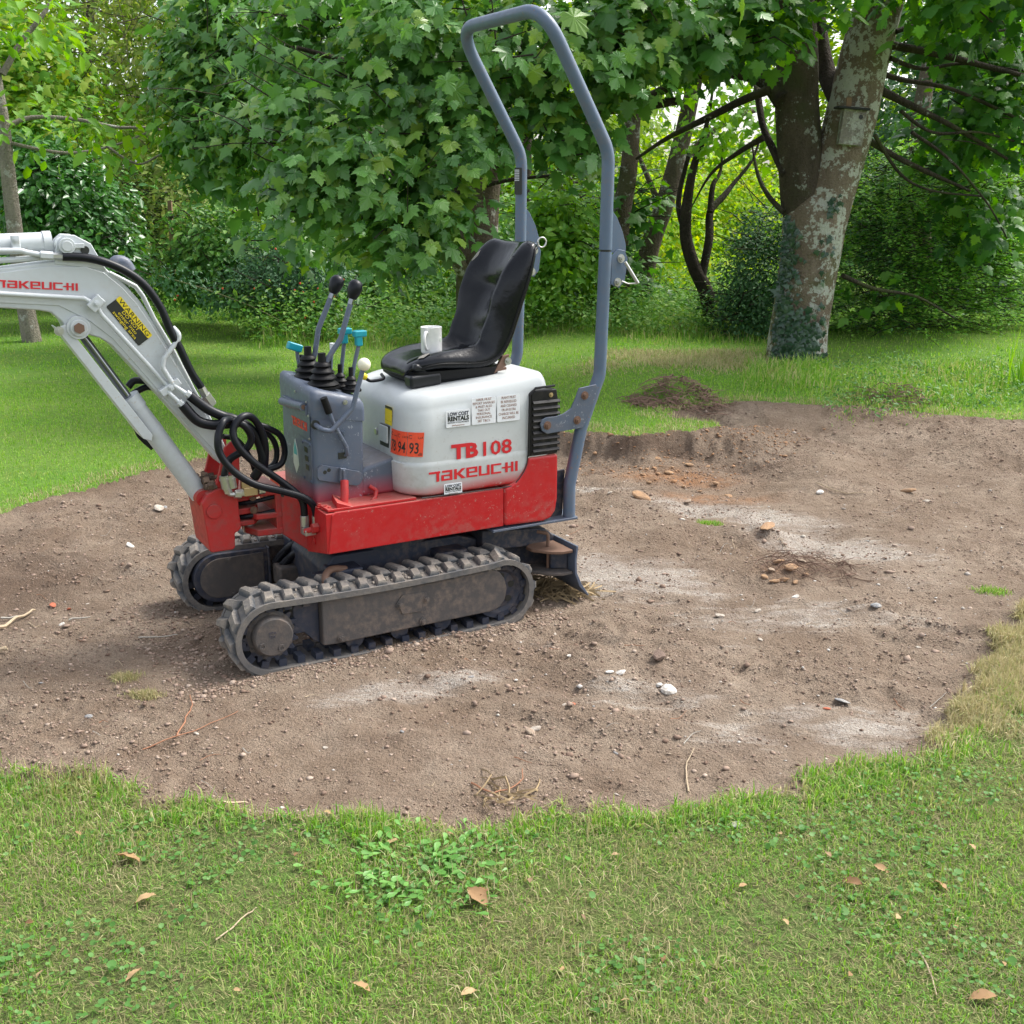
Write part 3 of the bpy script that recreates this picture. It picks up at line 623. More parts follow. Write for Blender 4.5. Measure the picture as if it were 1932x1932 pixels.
# boom lift cylinder under the boom
m = MB(); a = Vector((-.421,.42,1.126)); b = Vector((-.065,.42,.515)); d = (b-a).normalized()
m.cyl(a, a+d*.32, .0135, 20); m.build('cylinder_rod', M['chrome'], EX)
m = MB(); m.cyl(a+d*.29, b-d*.01, .0335, 28); m.cyl(a+d*.278, a+d*.325, .037, 28); m.cyl(a+d*.405, a+d*.43, .035, 28); cyo = m.build('lift_cylinder', M['boom'], EX, smooth=30)
m = MB(); m.cyl(b+Vector((0,-.06,0))-d*.01, b+Vector((0,.06,0))-d*.01, .03, 20); m.build('cylinder_eye', M['redc'], cyo)
m = MB(); m.add([(x, y, z) for y in (.365,.371) for x, z in ((-.487,1.128),(-.457,1.139),(-.224,.762),(-.228,.742),(-.254,.752))], [(0,1,2,3,4),(9,8,7,6,5),(0,5,6,1),(1,6,7,2),(2,7,8,3),(3,8,9,4),(4,9,5,0)])
m.add([(x, y, z) for y in (.3712,.465) for x, z in ((-.487,1.128),(-.483,1.130),(-.250,.754),(-.254,.752))], [(0,1,2,3),(7,6,5,4),(0,4,5,1),(1,5,6,2),(2,6,7,3),(3,7,4,0)])
m.build('rod_guard', M['boom'], EX, bevel=.002); hexbolt((-.480,.36,1.120), r=.010, h=.008)
# arm cylinder along the top, its bracket and pin
m = MB(); m.cyl((-1.15,.42,1.372), (-.478,.42,1.386), .031, 28); m.cyl((-.490,.42,1.386), (-.466,.42,1.3865), .034, 28); ac = m.build('arm_cylinder', M['boom'], EX, smooth=30)
m = MB(); m.box((-.572,.383,1.388), (.026,.010,.046)); m.build('pipe_clamp', M['boom'], ac, bevel=.004); hexbolt((-.572,.378,1.396), r=.007, h=.006, mat='boom', parent=ac)
for y0, y1 in ((.372,.381),(.459,.468)):
    m = MB(); m.prism([(-.470,1.322),(-.461,1.372),(-.452,1.394),(-.433,1.410),(-.403,1.408),(-.357,1.381),(-.318,1.300)], y0, y1); br = m.build('cylinder_bracket', M['boom'], bm_, bevel=.003)
m = MB(); m.cyl((-.430,.355,1.376), (-.430,.485,1.376), .024, 28); m.cyl((-.430,.351,1.376), (-.430,.356,1.376), .016, 24); m.box((-.405,.362,1.376), (.05,.012,.014)); m.build('top_pin', M['boom'], bm_, bevel=.0015)
m = MB(); m.cyl((-.377,.370,1.362), (-.377,.3725,1.362), .013, 20); m.build('bracket_hole', M['blackp'], bm_)
m = MB(); m.tube(catmull([(-1.1,.372,1.355),(-.75,.372,1.366),(-.58,.372,1.366),(-.547,.372,1.360),(-.506,.372,1.351),(-.485,.37,1.349)], 5), .0085, 10); m.build('oil_pipe', M['boom'], EX)
m = MB(); m.cyl((-.508,.368,1.3505), (-.472,.366,1.347), .0135, 6); m.build('pipe_union', M['boom'], EX); m = MB(); m.cyl((-.473,.366,1.347), (-.442,.362,1.345), .0105, 6); m.build('hose_end', M['steel'], EX)
m = MB(); m.tube(catmull([(-.446,.362,1.345),(-.388,.358,1.341),(-.328,.352,1.326),(-.263,.35,1.294),(-.208,.35,1.246),(-.167,.35,1.178),(-.141,.35,1.101),(-.117,.35,1.046),(-.084,.352,.961),(-.052,.358,.904)], 8), .013, 14); m.build('hydraulic_hose', M['hose'], EX)
m = MB(); m.cyl((-.055,.357,.908), (-.042,.36,.880), .014, 8); m.cyl((-.042,.36,.880), (-.020,.365,.846), .018, 6); m.build('hose_end', M['steel'], EX)
m = MB(); m.tube(catmull([(-1.2,.385,1.312),(-.70,.385,1.334),(-.55,.385,1.340),(-.46,.39,1.345)], 6), .009, 8); m.build('oil_pipe', M['boom'], EX)
def pipe(P, r=.0075, mat='boom', rad=.02): m = MB(); m.tube(fillet(P, rad), r, 10); return m.build('oil_pipe', M[mat], EX)
pipe([(-1.2,.355,1.225),(-.636,.355,1.242),(-.513,.355,1.229),(-.397,.355,1.217),(-.372,.353,1.200)])
pipe([(-.362,.353,1.192),(-.350,.353,1.165),(-.168,.353,.926)])
pipe([(-.150,.345,.930),(-.178,.345,.985),(-.171,.345,1.013),(-.118,.345,1.075),(-.117,.345,1.091),(-.130,.36,1.110)], .0085)
pipe([(-.310,.38,1.29),(-.233,.38,1.245),(-.213,.38,1.214),(-.183,.38,1.138),(-.130,.38,1.03),(-.069,.38,.882)], .0075)
pipe([(-.168,.345,.905),(-.130,.335,.862)], .0075); pipe([(-.148,.345,.925),(-.104,.335,.889)], .0075)
def clamp(x, z, ang, w, h): 
    m = MB(); m.box((x,.352,z), (w,.026,h), Matrix.Rotation(ang, 3, 'Y')); o = m.build('pipe_clamp', M['boom'], EX, bevel=.004); hexbolt((x,.339,z), r=.007, h=.006, mat='boom', parent=o)
clamp(-.364,1.200,-.75,.05,.034); clamp(-.158,.918,-.55,.075,.026)
for p_ in ((-.126,.333,.860),(-.100,.333,.888)): m = MB(); m.cyl(Vector(p_)+Vector((-.012,0,.010)), Vector(p_)+Vector((.006,0,-.006)), .0125, 6); m.build('pipe_union', M['boom'], EX)
m = MB(); m.tube(catmull([(-.275,.50,1.30),(-.262,.50,1.318),(-.235,.50,1.312),(-.220,.50,1.285)], 4), .019, 12); m.build('work_lamp', M['slate'], EX)
# ---------------------------------------------------------------- hoses
def hose(P, r=.0125, mat='hose'): m = MB(); m.tube(catmull(P, 9), r, 14); return m.build('hydraulic_hose', M[mat], EX)
hose([(-.126,.333,.860),(-.085,.325,.805),(-.04,.32,.786),(-.002,.31,.786),(.05,.30,.79)], .0175)
hose([(-.100,.333,.888),(-.048,.325,.840),(.0,.32,.812),(.040,.31,.797),(.085,.31,.765),(.118,.32,.71),(.128,.32,.64),(.10,.34,.58)], .0165)
hose([(.02,.30,.80),(-.018,.25,.805),(-.042,.235,.761),(-.042,.23,.707),(-.005,.22,.645),(.061,.205,.593),(.151,.20,.559),(.225,.20,.527),(.262,.205,.491),(.274,.215,.440)])
hose([(-.012,.30,.600),(-.010,.30,.625),(.010,.295,.668),(.060,.28,.699),(.078,.27,.738),(.055,.26,.784),(.02,.27,.800)], .0125)
hose([(.238,.235,.440),(.230,.235,.512),(.165,.24,.581),(.074,.24,.659),(.022,.24,.723),(.013,.25,.775),(.044,.26,.811),(.084,.28,.808),(.120,.30,.761),(.137,.31,.693),(.135,.33,.60)], .0125)
hose([(.05,.33,.79),(.085,.34,.757),(.125,.345,.727),(.141,.35,.673),(.134,.35,.625),(.10,.36,.58)], .011)
hose([(.135,.36,.76),(.168,.36,.745),(.212,.37,.712),(.228,.38,.655),(.214,.38,.611),(.175,.38,.596),(.114,.38,.590)], .011)
hose([(.10,.38,.745),(.15,.39,.735),(.190,.395,.70),(.205,.40,.65),(.190,.40,.605),(.13,.40,.58)], .010)
hose([(.00,.33,.74),(.05,.34,.72),(.09,.35,.66),(.11,.36,.60)], .009)
hose([(-.262,.50,.905),(-.235,.50,.925),(-.17,.49,.915)], .012); hose([(-.25,.50,.88),(-.20,.50,.90),(-.16,.49,.885)], .011); hose([(-.25,.50,.80),(-.24,.50,.74),(-.20,.49,.69)], .010)
def elbow(P, r=.0115, mat='steel'):
    m = MB(); m.tube(fillet(P, .012), r*.75, 10); a = Vector(P[0]); b = Vector(P[1]); d = (b-a).normalized()
    m.cyl(a-d*.004, a+d*.022, r*1.25, 6); a2 = Vector(P[-1]); d2 = (a2-Vector(P[-2])).normalized(); m.cyl(a2-d2*.014, a2+d2*.008, r*1.3, 6)
    return m.build('hose_fitting', M[mat], EX, smooth=20)
for dx in (0, .022): m = MB(); m.cyl((-.016+dx,.30,.612), (-.010+dx,.30,.566), .0155, 14); m.cyl((-.015+dx,.30,.602), (-.014+dx,.30,.596), .0175, 14); m.build('hose_ferrule', M['steel'], EX)
elbow([(-.010,.30,.572),(-.002,.30,.545),(.030,.30,.540)]); 
m = MB(); m.box((.072,.31,.545), (.050,.035,.030)); m.box((.060,.315,.572), (.03,.02,.04)); m.build('valve_block', M['brass'], EX, bevel=.003)
for x in (.035,.110): m = MB(); m.cyl((x-.010,.30,.543), (x+.012,.30,.544), .014, 6); m.build('hose_fitting', M['steel'], EX)
for p_ in ((.274,.215,.440),(.238,.235,.440)):
    m = MB(); q = Vector(p_); m.cyl(q+Vector((0,0,.012)), q+Vector((0,0,-.028)), .0155, 14); m.box(q+Vector((0,0,-.042)), (.026,.026,.026)); m.build('hose_fitting', M['steel'], EX, bevel=.002)
    m = MB(); m.cyl(q+Vector((.005,.0,-.042)), q+Vector((.012,.035 if p_[0] < .25 else -.0,-.036)), .012, 6); m.build('hose_fitting', M['redc'], EX)
m = MB(); m.cyl((.262,.17,.42), (.240,.17,.42), .018, 6); m.cyl((.262,.17,.42), (.225,.20,.405), .010, 10); m.build('hose_fitting', M['redc'], EX)
m = MB(); m.box((.242,.20,.400), (.04,.026,.022)); m.build('hose_fitting', M['steel'], EX, bevel=.003)
# ---------------------------------------------------------------- arm and bucket beyond the frame
m = MB(); m.prism([(-1.36,1.30),(-1.22,1.36),(-1.16,1.30),(-1.21,1.10),(-1.30,.52),(-1.37,.50),(-1.40,.56),(-1.38,1.15)], .38, .47); m.build('dipper_arm', M['boom'], EX, bevel=.006)
m = MB(); ar = [(-1.34+.21*cos(a), .30+.22*sin(a)) for a in np.linspace(1.5, -1.9, 16)]; inn_ = [(-1.34+.195*cos(a), .30+.205*sin(a)) for a in np.linspace(-1.9, 1.5, 16)]
m.prism(ar+inn_, .27, .58); bk = m.build('bucket', M['navy'], EX, bevel=.002, seg=1)
for y in (.27,.572): m = MB(); m.prism(ar, y, y+.008); m.build('bucket_side', M['navy'], bk)
for k in range(4): m = MB(); m.box((-1.425,.30+.085*k,.085), (.07,.035,.02), Matrix.Rotation(.3, 3, 'Y')); m.build('bucket_tooth', M['mudsteel'], bk, bevel=.004)
# ---------------------------------------------------------------- roll bar
NP = [(1.250,.11,.335),(1.250,.11,.46),(1.300,.11,.68),(1.378,.11,.872),(1.392,.11,1.322)]
R_T = .0235
m = MB(); m.tube(fillet(NP, [.10,.3,.10]), R_T, 20); rp = m.build('roll_bar_post', M['slate_rops'], EX)
FP = [(x, .73, z) for x, y, z in NP]; m = MB(); m.tube(fillet(FP, [.10,.3,.10]), R_T, 20); m.build('roll_bar_post', M['slate_rops'], EX)
UP = [(1.392,.11,1.330),(1.396,.11,1.672),(1.120,.11,2.128),(1.120,.73,2.128),(1.396,.73,1.672),(1.392,.73,1.330)]
m = MB(); m.tube(fillet(UP, [.16,.125,.125,.16], 12), R_T, 20); hp = m.build('roll_bar_hoop', M['slate_rops'], EX)
for y in (.11,.73):
    m = MB(); m.prism([(1.414,1.470),(1.436,1.445),(1.463,1.395),(1.480,1.345),(1.480,1.318),(1.412,1.318)], y-.004, y+.004); m.build('hinge_gusset', M['slate_rops'], hp, bevel=.0015)
    m = MB(); m.prism([(1.412,1.308),(1.440,1.330),(1.470,1.325),(1.484,1.295),(1.474,1.215),(1.450,1.190),(1.412,1.205)], y-.012, y-.005); hg = m.build('hinge_plate', M['slate_rops'], rp if y < .5 else hp, bevel=.0015)
    for x, z in ((1.452,1.297),(1.440,1.212)): hexbolt((x,y-.012,z), r=.011, h=.012, parent=hg)
m = MB(); m.cyl((1.392,.11,1.3215), (1.392,.11,1.3305), .020, 16); m.build('joint_gap', M['blackp'], hp)
m = MB(); m.cyl((1.456,.075,1.285), (1.506,.060,1.208), .0065, 10); m.tube([(1.506,.060,1.208),(1.48,.085,1.205),(1.455,.09,1.215)], .0025, 6); m.build('lock_pin', M['steel'], rp)
m = MB(); m.prism([(1.099,.714),(1.105,.730),(1.124,.738),(1.165,.738),(1.200,.745),(1.232,.762),(1.252,.800),(1.266,.834),(1.340,.842),(1.348,.830),(1.322,.745),(1.285,.683),(1.128,.676),(1.106,.690)], .076, .084); bk2 = m.build('roll_bar_bracket', M['slate'], EX, bevel=.002)
for x, z in ((1.128,.708),(1.290,.805),(1.258,.715)): hexbolt((x,.076,z), r=.011, h=.009, mat='rust', parent=bk2)
m = MB(); m.prism([(.905,.085),(1.275,.085),(1.285,.14),(1.285,.70),(1.275,.755),(.905,.755)], .326, .335, 'z'); m.build('rear_foot_plate', M['slate'], EX, bevel=.002)
for y in (.135,.69): m = MB(); m.prism([(1.19,.336),(1.19,.50),(1.21,.512),(1.245,.515),(1.235,.336)], y, y+.012); m.build('post_gusset', M['navy'], EX, bevel=.001)
p = plate(Matrix.Translation((1.352,.735-.0255,1.52)) @ Matrix(((0.85,0,-.53,0),(-.53,0,-.85,0),(0,1,0,0),(0,0,0,1))), .030, .105, 'blackp', EX, 'sticker', .0012, 'black bar label on the far post')
for k in range(7): plate(Matrix.Translation((1.3515,.735-.0275,1.575+.0065*k)) @ Matrix(((0.85,0,-.53,0),(-.53,0,-.85,0),(0,1,0,0),(0,0,0,1))), .018, .002, 'whitep', p, 'bar_line', .0004)
# ---------------------------------------------------------------- seat
def seat_surface():
    path = [(.668,.893),(.680,.918),(.715,.934),(.775,.942),(.85,.938),(.92,.934),(.975,.942),(1.015,.970),(1.045,1.02),(1.065,1.075),(1.085,1.14),(1.108,1.21),(1.128,1.27),(1.142,1.315),(1.158,1.338),(1.185,1.335)]
    wid = [.22,.27,.305,.325,.33,.33,.33,.33,.335,.345,.36,.375,.375,.365,.335,.285]
    thk = [.045,.055,.06,.06,.06,.06,.065,.07,.075,.075,.07,.065,.06,.055,.045,.03]
    bol = [.0,.0,.004,.012,.024,.036,.050,.060,.060,.055,.065,.060,.042,.022,.008,0]
    P = catmull([(a, w, b) for (a, b), w in zip(path, wid)], 5)
    TH = catmull([(t, b, 0) for t, b in zip(thk, bol)], 5)
    n = len(P); T = [(Vector((P[min(i+1, n-1)].x, 0, P[min(i+1, n-1)].z))-Vector((P[max(i-1, 0)].x, 0, P[max(i-1, 0)].z))).normalized() for i in range(n)]
    K = 40; v = []; yc = .390
    for i in range(n):
        c = Vector((P[i].x, 0, P[i].z)); w = P[i].y/2; nn = Vector((-T[i].z, 0, T[i].x)); th, bo = TH[i].x, TH[i].y
        s = i/(n-1)
        for k in range(K):
            a = 2*pi*k/K; ca, sa = cos(a), sin(a)
            t = math.copysign(abs(ca)**.62, ca); q = math.copysign(abs(sa)**.5, sa)
            h = q*th*.5
            if q > 0:
                h += bo*math.exp(-((abs(t)-.74)/.20)**2)*min(1, q*1.3)
                h -= .010*(1-abs(t)**2)*q
                h += .007*sin(s*34)*math.exp(-(t/.6)**2)*q*(1 if s > .45 else .35)
                if .40 < s < .50: h -= .010*sin((s-.40)/.10*pi)*math.exp(-(t/.7)**2)*q
                if .68 < s < .74: h -= .012*sin((s-.68)/.06*pi)*math.exp(-(t/.55)**2)*q
            y = yc+t*w
            v.append((c.x+nn.x*h, y, c.z+nn.z*h))
    f = [(i*K+k, i*K+(k+1) % K, (i+1)*K+(k+1) % K, (i+1)*K+k) for i in range(n-1) for k in range(K)]+[tuple(range(K-1, -1, -1)), tuple(range((n-1)*K, n*K))]
    m = MB(); m.add(v, f); return m, P, TH
m, SP_, ST_ = seat_surface(); se = m.build('seat', M['seat'], EX, smooth=75)
# piping around the back shell and base pan
EV = [se.data.vertices[i*40+20].co+Vector((.004,-.001,-.002)) for i in range(2, len(SP_)-2, 2)]; m = MB(); m.tube(EV, .0042, 8); m.build('piping', M['rubber_black'], se)
m = MB(); v = [(x, y, z) for z, g in ((.868,.02),(.885,.0),(.915,-.004)) for x, y in rrect(.665+g, 1.03-g, .235+g, .54-g, (.05,.05,.05,.05), 5)]
n = len(v)//3; m.add(v, [(i*n+k, i*n+(k+1) % n, (i+1)*n+(k+1) % n, (i+1)*n+k) for i in range(2) for k in range(n)]+[tuple(range(n-1, -1, -1)), tuple(range(2*n, 3*n))]); m.build('seat_pan', M['rubber_black'], EX, smooth=40)
m = MB(); m.prism([(.99,.885),(1.05,.915),(1.06,.955),(1.03,.95)], .235, .25); m.box((1.02,.30,.892), (.10,.05,.02)); m.build('seat_bracket', M['rust'], EX, bevel=.003); hexbolt((1.05,.232,.93), r=.010, h=.010)
m = MB(); m.box((.715,.258,.885), (.125,.060,.046), Matrix.Rotation(-.06, 3, 'Y')); m.box((.70,.265,.925), (.055,.05,.03), Matrix.Rotation(.35, 3, 'Y')); m.build('tape_repair', M['tape'], se, bevel=.012, seg=3)
def patch(pts, mat, name):
    m = MB(); P = [Vector(p) for p in pts]; c = sum(P, Vector())/len(P); n = len(P)
    m.add([c]+P, [(0, 1+i, 1+(i+1) % n) for i in range(n)]); return m.build(name, M[mat], se)
m = MB(); m.tube(catmull([(.645,.47,.88),(.63,.42,.872),(.58,.42,.868),(.555,.42,.885)], 5), .006, 10); sl = m.build('seat_slide_lever', M['hose'], EX)
m = MB(); m.lathe([(.011,-.012),(.013,.0),(.011,.012),(0,.014)], (.552,.42,.888), (-1,0,.6), 14); m.build('lever_knob', M['yellow'], sl)
m = MB(); m.tube([Vector((1.235,.30,1.352))+Vector((.018*cos(a),0,.018*sin(a))) for a in np.linspace(0, 2*pi, 20)], .003, 6); m.build('ring_clip', M['steel'], EX)
from mathutils.bvhtree import BVHTree
me = se.data; bvh = BVHTree.FromPolygons([v.co for v in me.vertices], [tuple(p.vertices) for p in me.polygons])
def seat_patch(c, d, u, w, L, W, mat, name, n=9, off=.0015):
    'an irregular scrap lying on the vinyl, found by casting rays along d'
    c, d, u, w = Vector(c), Vector(d).normalized(), Vector(u).normalized(), Vector(w).normalized(); m = MB(); P = []
    for k in range(n):
        a = 2*pi*k/n; q = c+u*(cos(a)*L*rng.uniform(.7, 1.2))+w*(sin(a)*W*rng.uniform(.6, 1.3)); h = bvh.ray_cast(q-d*.3, d); P.append((h[0]-d*off) if h[0] else None)
    P = [p_ for p_ in P if p_ is not None]; h = bvh.ray_cast(c-d*.3, d)
    if len(P) < 4 or not h[0]: return
    m.add([h[0]-d*(off+.002)]+P, [(0, 1+i, 1+(i+1) % len(P)) for i in range(len(P))]); return m.build(name, M[mat], se)
fx = (1,.15,-.25)
seat_patch((1.14,.285,1.285), fx, (.15,.2,1), (0,1,0), .030, .010, 'foam', 'torn_patch'); seat_patch((1.14,.270,1.30), fx, (0,1,.2), (.2,0,1), .020, .006, 'tape', 'torn_patch')
seat_patch((1.13,.53,1.28), fx, (.15,-.2,1), (0,1,0), .026, .006, 'foam', 'torn_patch')
seat_patch((.90,.285,1.0), (0,0,-1), (1,.1,0), (0,1,0), .034, .014, 'foam', 'torn_patch'); seat_patch((.915,.272,1.0), (0,0,-1), (1,0,0), (0,1,0), .012, .022, 'tape', 'torn_patch')
seat_patch((.73,.275,1.0), (0,0,-1), (1,.4,0), (-.3,1,0), .030, .016, 'foam', 'torn_patch', off=.004); seat_patch((.70,.30,1.0), (0,0,-1), (1,-.4,0), (.3,1,0), .028, .012, 'tape', 'torn_patch', off=.005)
# ---------------------------------------------------------------- mug
hit = bvh.ray_cast(Vector((.80,.36,1.2)), Vector((0,0,-1)))[0]; mz = hit.z if hit else .965
mug = empty('mug', MX @ Vector((.80,.36,mz-.001)), YAW, 'white china mug standing on the black excavator seat', 'mug')
m = MB(); m.lathe([(0,.002),(.032,.002),(.036,0),(.0385,.004),(.0390,.012),(.0390,.093),(.0398,.095),(.0385,.0955),(.0365,.094),(.0355,.08),(.0355,.014),(.030,.008),(0,.008)], (0,0,0), n=40); m.build('mug_body', M['mug'], mug, smooth=35)
hd_ = Vector((-.75,-.66,0)); m = MB()
P = [hd_*(.037)+Vector((0,0,.076)), hd_*(.052)+Vector((0,0,.080)), hd_*(.064)+Vector((0,0,.064)), hd_*(.063)+Vector((0,0,.042)), hd_*(.050)+Vector((0,0,.022)), hd_*(.037)+Vector((0,0,.018))]
m.tube(catmull(P, 6), .0055, 10); m.build('mug_handle', M['mug'], mug)
m = MB(); m.lathe([(0,0),(.008,0),(.008,.0008),(0,.0008)], Vector((.60,-.80,0)).normalized()*.0388+Vector((0,0,.05)), Vector((.60,-.80,0)), 16); m.build('mug_print', M['pale'], mug)
# ================================================================== GROUND
_tab = np.random.default_rng(11).random((8, 257, 257)).astype(np.float32)
def vn(x, y, s, seed=0):
    x = np.asarray(x)*s+37.3+seed*13.7; y = np.asarray(y)*s+91.1+seed*7.9
    xi = np.floor(x).astype(int); yi = np.floor(y).astype(int); fx = x-xi; fy = y-yi
    fx = fx*fx*(3-2*fx); fy = fy*fy*(3-2*fy); T = _tab[seed % 8]; xi %= 256; yi %= 256
    return (T[yi, xi]*(1-fx)+T[yi, xi+1]*fx)*(1-fy)+(T[yi+1, xi]*(1-fx)+T[yi+1, xi+1]*fx)*fy
def fbm(x, y, s, o=4, seed=0, g=.5):
    r = 0; a = 1; t = 0
    for k in range(o): r = r+a*vn(x, y, s*2**k, seed+k); t += a; a *= g
    return r/t
def sm(a, b, x): t = np.clip((x-a)/(b-a), 0, 1); return t*t*(3-2*t)
POLY = np.array([(-2.2,3.0),(-1.75,2.86),(-1.4,2.78),(-1.3,2.74),(-1.1,2.75),(-.87,2.62),(-.66,2.58),(-.5,2.58),(-.33,2.56),(-.22,2.53),(-.15,2.52),(-.01,2.55),(.18,2.58),(.39,2.60),(.60,2.66),(.76,2.71),(.96,2.82),(1.17,2.89),(1.34,3.15),(1.50,3.34),(1.76,3.74),(2.2,4.3),(2.9,5.2),(3.9,6.2),(3.6,6.75),(3.14,6.83),(2.81,7.07),(2.54,7.28),(1.9,7.5),(1.56,7.56),(1.14,7.43),(.97,7.16),(1.3,6.75),(.73,6.53),(.4,6.8),(.1,6.9),(-.4,6.8),(-.86,6.77),(-1.41,6.74),(-1.8,6.49),(-2.18,5.88),(-2.34,5.56),(-2.48,5.27),(-2.9,4.6),(-2.8,3.6)])
def sdist(x, y):
    'signed distance to the dug patch, positive inside'
    x = np.asarray(x, float); y = np.asarray(y, float); d = np.full(x.shape, 1e9); ins = np.zeros(x.shape, bool); n = len(POLY)
    for i in range(n):
        ax, ay = POLY[i]; bx, by = POLY[(i+1) % n]; ex, ey = bx-ax, by-ay
        t = np.clip(((x-ax)*ex+(y-ay)*ey)/(ex*ex+ey*ey), 0, 1); d = np.minimum(d, np.hypot(x-ax-t*ex, y-ay-t*ey))
        c = (ay > y) != (by > y); with_ = c & (x < (bx-ax)*(y-ay)/(by-ay+1e-12)+ax); ins ^= with_
    return np.where(ins, d, -d)+(fbm(x, y, 7, 4, 3, .7)-.5)*.19+.062*sm(4.2, 3.0, y)
PX = [Vector(p) for p in (gr(1490,1085), gr(1440,1015), gr(1270,760,.12), gr(1680,770,.1), gr(1560,880,.1), gr(1250,1230), gr(1150,1170), gr(750,1390), gr(1600,1290), gr(950,1190), gr(1300,1010), gr(60,1060), gr(330,1270))]
BUMPS = [(PX[0],.26,.045),(PX[1],.22,.05),(PX[2],.30,.13),(PX[3],.28,.08),(PX[4],.55,.06),(PX[5],.22,.02),(PX[6],.25,.025),(PX[7],.25,.018),(PX[8],.3,.02),(PX[10],.45,.05),(PX[11],.35,.03)]
def base_h(x, y, sd):
    L = .125*sm(-.9, 1.0, x)*sm(5.3, 6.5, y)+.028+.03*sm(-1.2, -2.4, x)*0
    L = L+.05*sm(2.2, 4.0, x)*sm(4.6, 6.0, y)
    wid = .16+1.1*sm(1.0, 1.9, x)*sm(4.5, 6.0, y)
    w = sm(0, 1, sd/wid)
    return L*(1-w)
def hz(x, y, sd=None, fine=False):
    x = np.asarray(x, float); y = np.asarray(y, float)
    if sd is None: sd = sdist(x, y)
    h = base_h(x, y, sd); soil = sm(-.01, .04, sd)
    for p, r, a in BUMPS:
        rr = np.hypot(x-p.x, (y-p.y)*1.15)+(fbm(x, y, 5, 2, 5)-.5)*r*.7; h = h+a*np.clip(1-rr/r, 0, 1)**1.3*(soil if a < .07 else 1)
    lx = (x+.8126)*cos(YAW)+(y-3.4653)*sin(YAW); ly = -(x+.8126)*sin(YAW)+(y-3.4653)*cos(YAW)
    flat_ = np.maximum(sm(.25, .05, np.abs(ly-.09))*sm(-.45, -.2, lx)*sm(1.35, 1.1, lx), sm(.25, .05, np.abs(ly-.77))*sm(-.45, -.2, lx)*sm(1.35, 1.1, lx))
    n = (fbm(x, y, 2.2, 3, 1)-.5)*.07+(fbm(x+.4*y, y*.5, 9, 3, 2)-.5)*.022
    ru = x*.90-y*.44; rv = x*.44+y*.90; streak = (fbm(ru*.55, rv*2.6, 4.2, 4, 1, .6)-.5)*.055*sm(.35, .6, fbm(x, y, .9, 2, 5))
    h = h+soil*(n+streak*(1-.8*flat_))*(1-.9*flat_)-soil*.004
    if fine:
        f = (fbm(x, y, 26, 4, 4, .62)-.5); cl = np.clip(fbm(x, y, 3, 2, 6)-.45, 0, 1)*4
        h = h+soil*f*(.012+.030*np.clip(cl, 0, 1))*(1-.4*flat_)
    h = h+(1-soil)*(fbm(x, y, 1.1, 3, 7)-.5)*.03*sm(3, 6, y)
    h = h+.016*np.exp(-((ly+.03)/.035)**2)*sm(-.3, 0, lx)*sm(1.1, .9, lx)*soil*(fbm(x, y, 12, 2, 3))
    return h
xs = np.concatenate([-np.geomspace(150, 3.3, 28), np.arange(-3.15, 3.9, .0170), np.geomspace(4.0, 150, 28)])
ya = [1.0]
while ya[-1] < 7.9: ya.append(ya[-1]+(.035 if ya[-1] < 2.3 else max(.009, ya[-1]*.0045)))
ys_ = np.concatenate([[-40, -15, -5, -1.5, .0, .5, .8], ya, np.geomspace(8.0, 260, 60)])
GX, GY = np.meshgrid(xs, ys_); SD = sdist(GX, GY); GZ = hz(GX, GY, SD, True)
GZ = np.where(GY > 30, 0, GZ)
nx, ny = len(xs), len(ys_)
def grid_mesh(name, mask, mat):
    idx = np.arange(nx*ny).reshape(ny, nx)
    q = np.stack([idx[:-1, :-1], idx[:-1, 1:], idx[1:, 1:], idx[1:, :-1]], -1).reshape(-1, 4)[mask.ravel()]
    used, inv = np.unique(q, return_inverse=True); q = inv.reshape(-1, 4)
    V = np.stack([GX.ravel()[used], GY.ravel()[used], GZ.ravel()[used]], -1)
    me = bpy.data.meshes.new(name); me.vertices.add(len(V)); me.vertices.foreach_set('co', V.astype(np.float32).ravel())
    me.loops.add(q.size); me.loops.foreach_set('vertex_index', q.astype(np.int32).ravel())
    me.polygons.add(len(q)); me.polygons.foreach_set('loop_start', np.arange(0, q.size, 4, dtype=np.int32)); me.polygons.foreach_set('use_smooth', np.ones(len(q), bool))
    me.update(); o = link(name, me, mat); o['kind'] = 'structure'; return o, V
def tris_mesh(name, V, F, mat, parent=None, smooth=False):
    me = bpy.data.meshes.new(name); F = np.asarray(F, np.int32)
    me.vertices.add(len(V)); me.vertices.foreach_set('co', np.asarray(V, np.float32).ravel())
    me.loops.add(F.size); me.loops.foreach_set('vertex_index', F.ravel())
    me.polygons.add(len(F)); me.polygons.foreach_set('loop_start', np.arange(0, F.size, F.shape[1], dtype=np.int32))
    if smooth: me.polygons.foreach_set('use_smooth', np.ones(len(F), bool))
    me.update(); return link(name, me, mat, parent)
SDf = (SD[:-1, :-1]+SD[1:, 1:]+SD[:-1, 1:]+SD[1:, :-1])/4
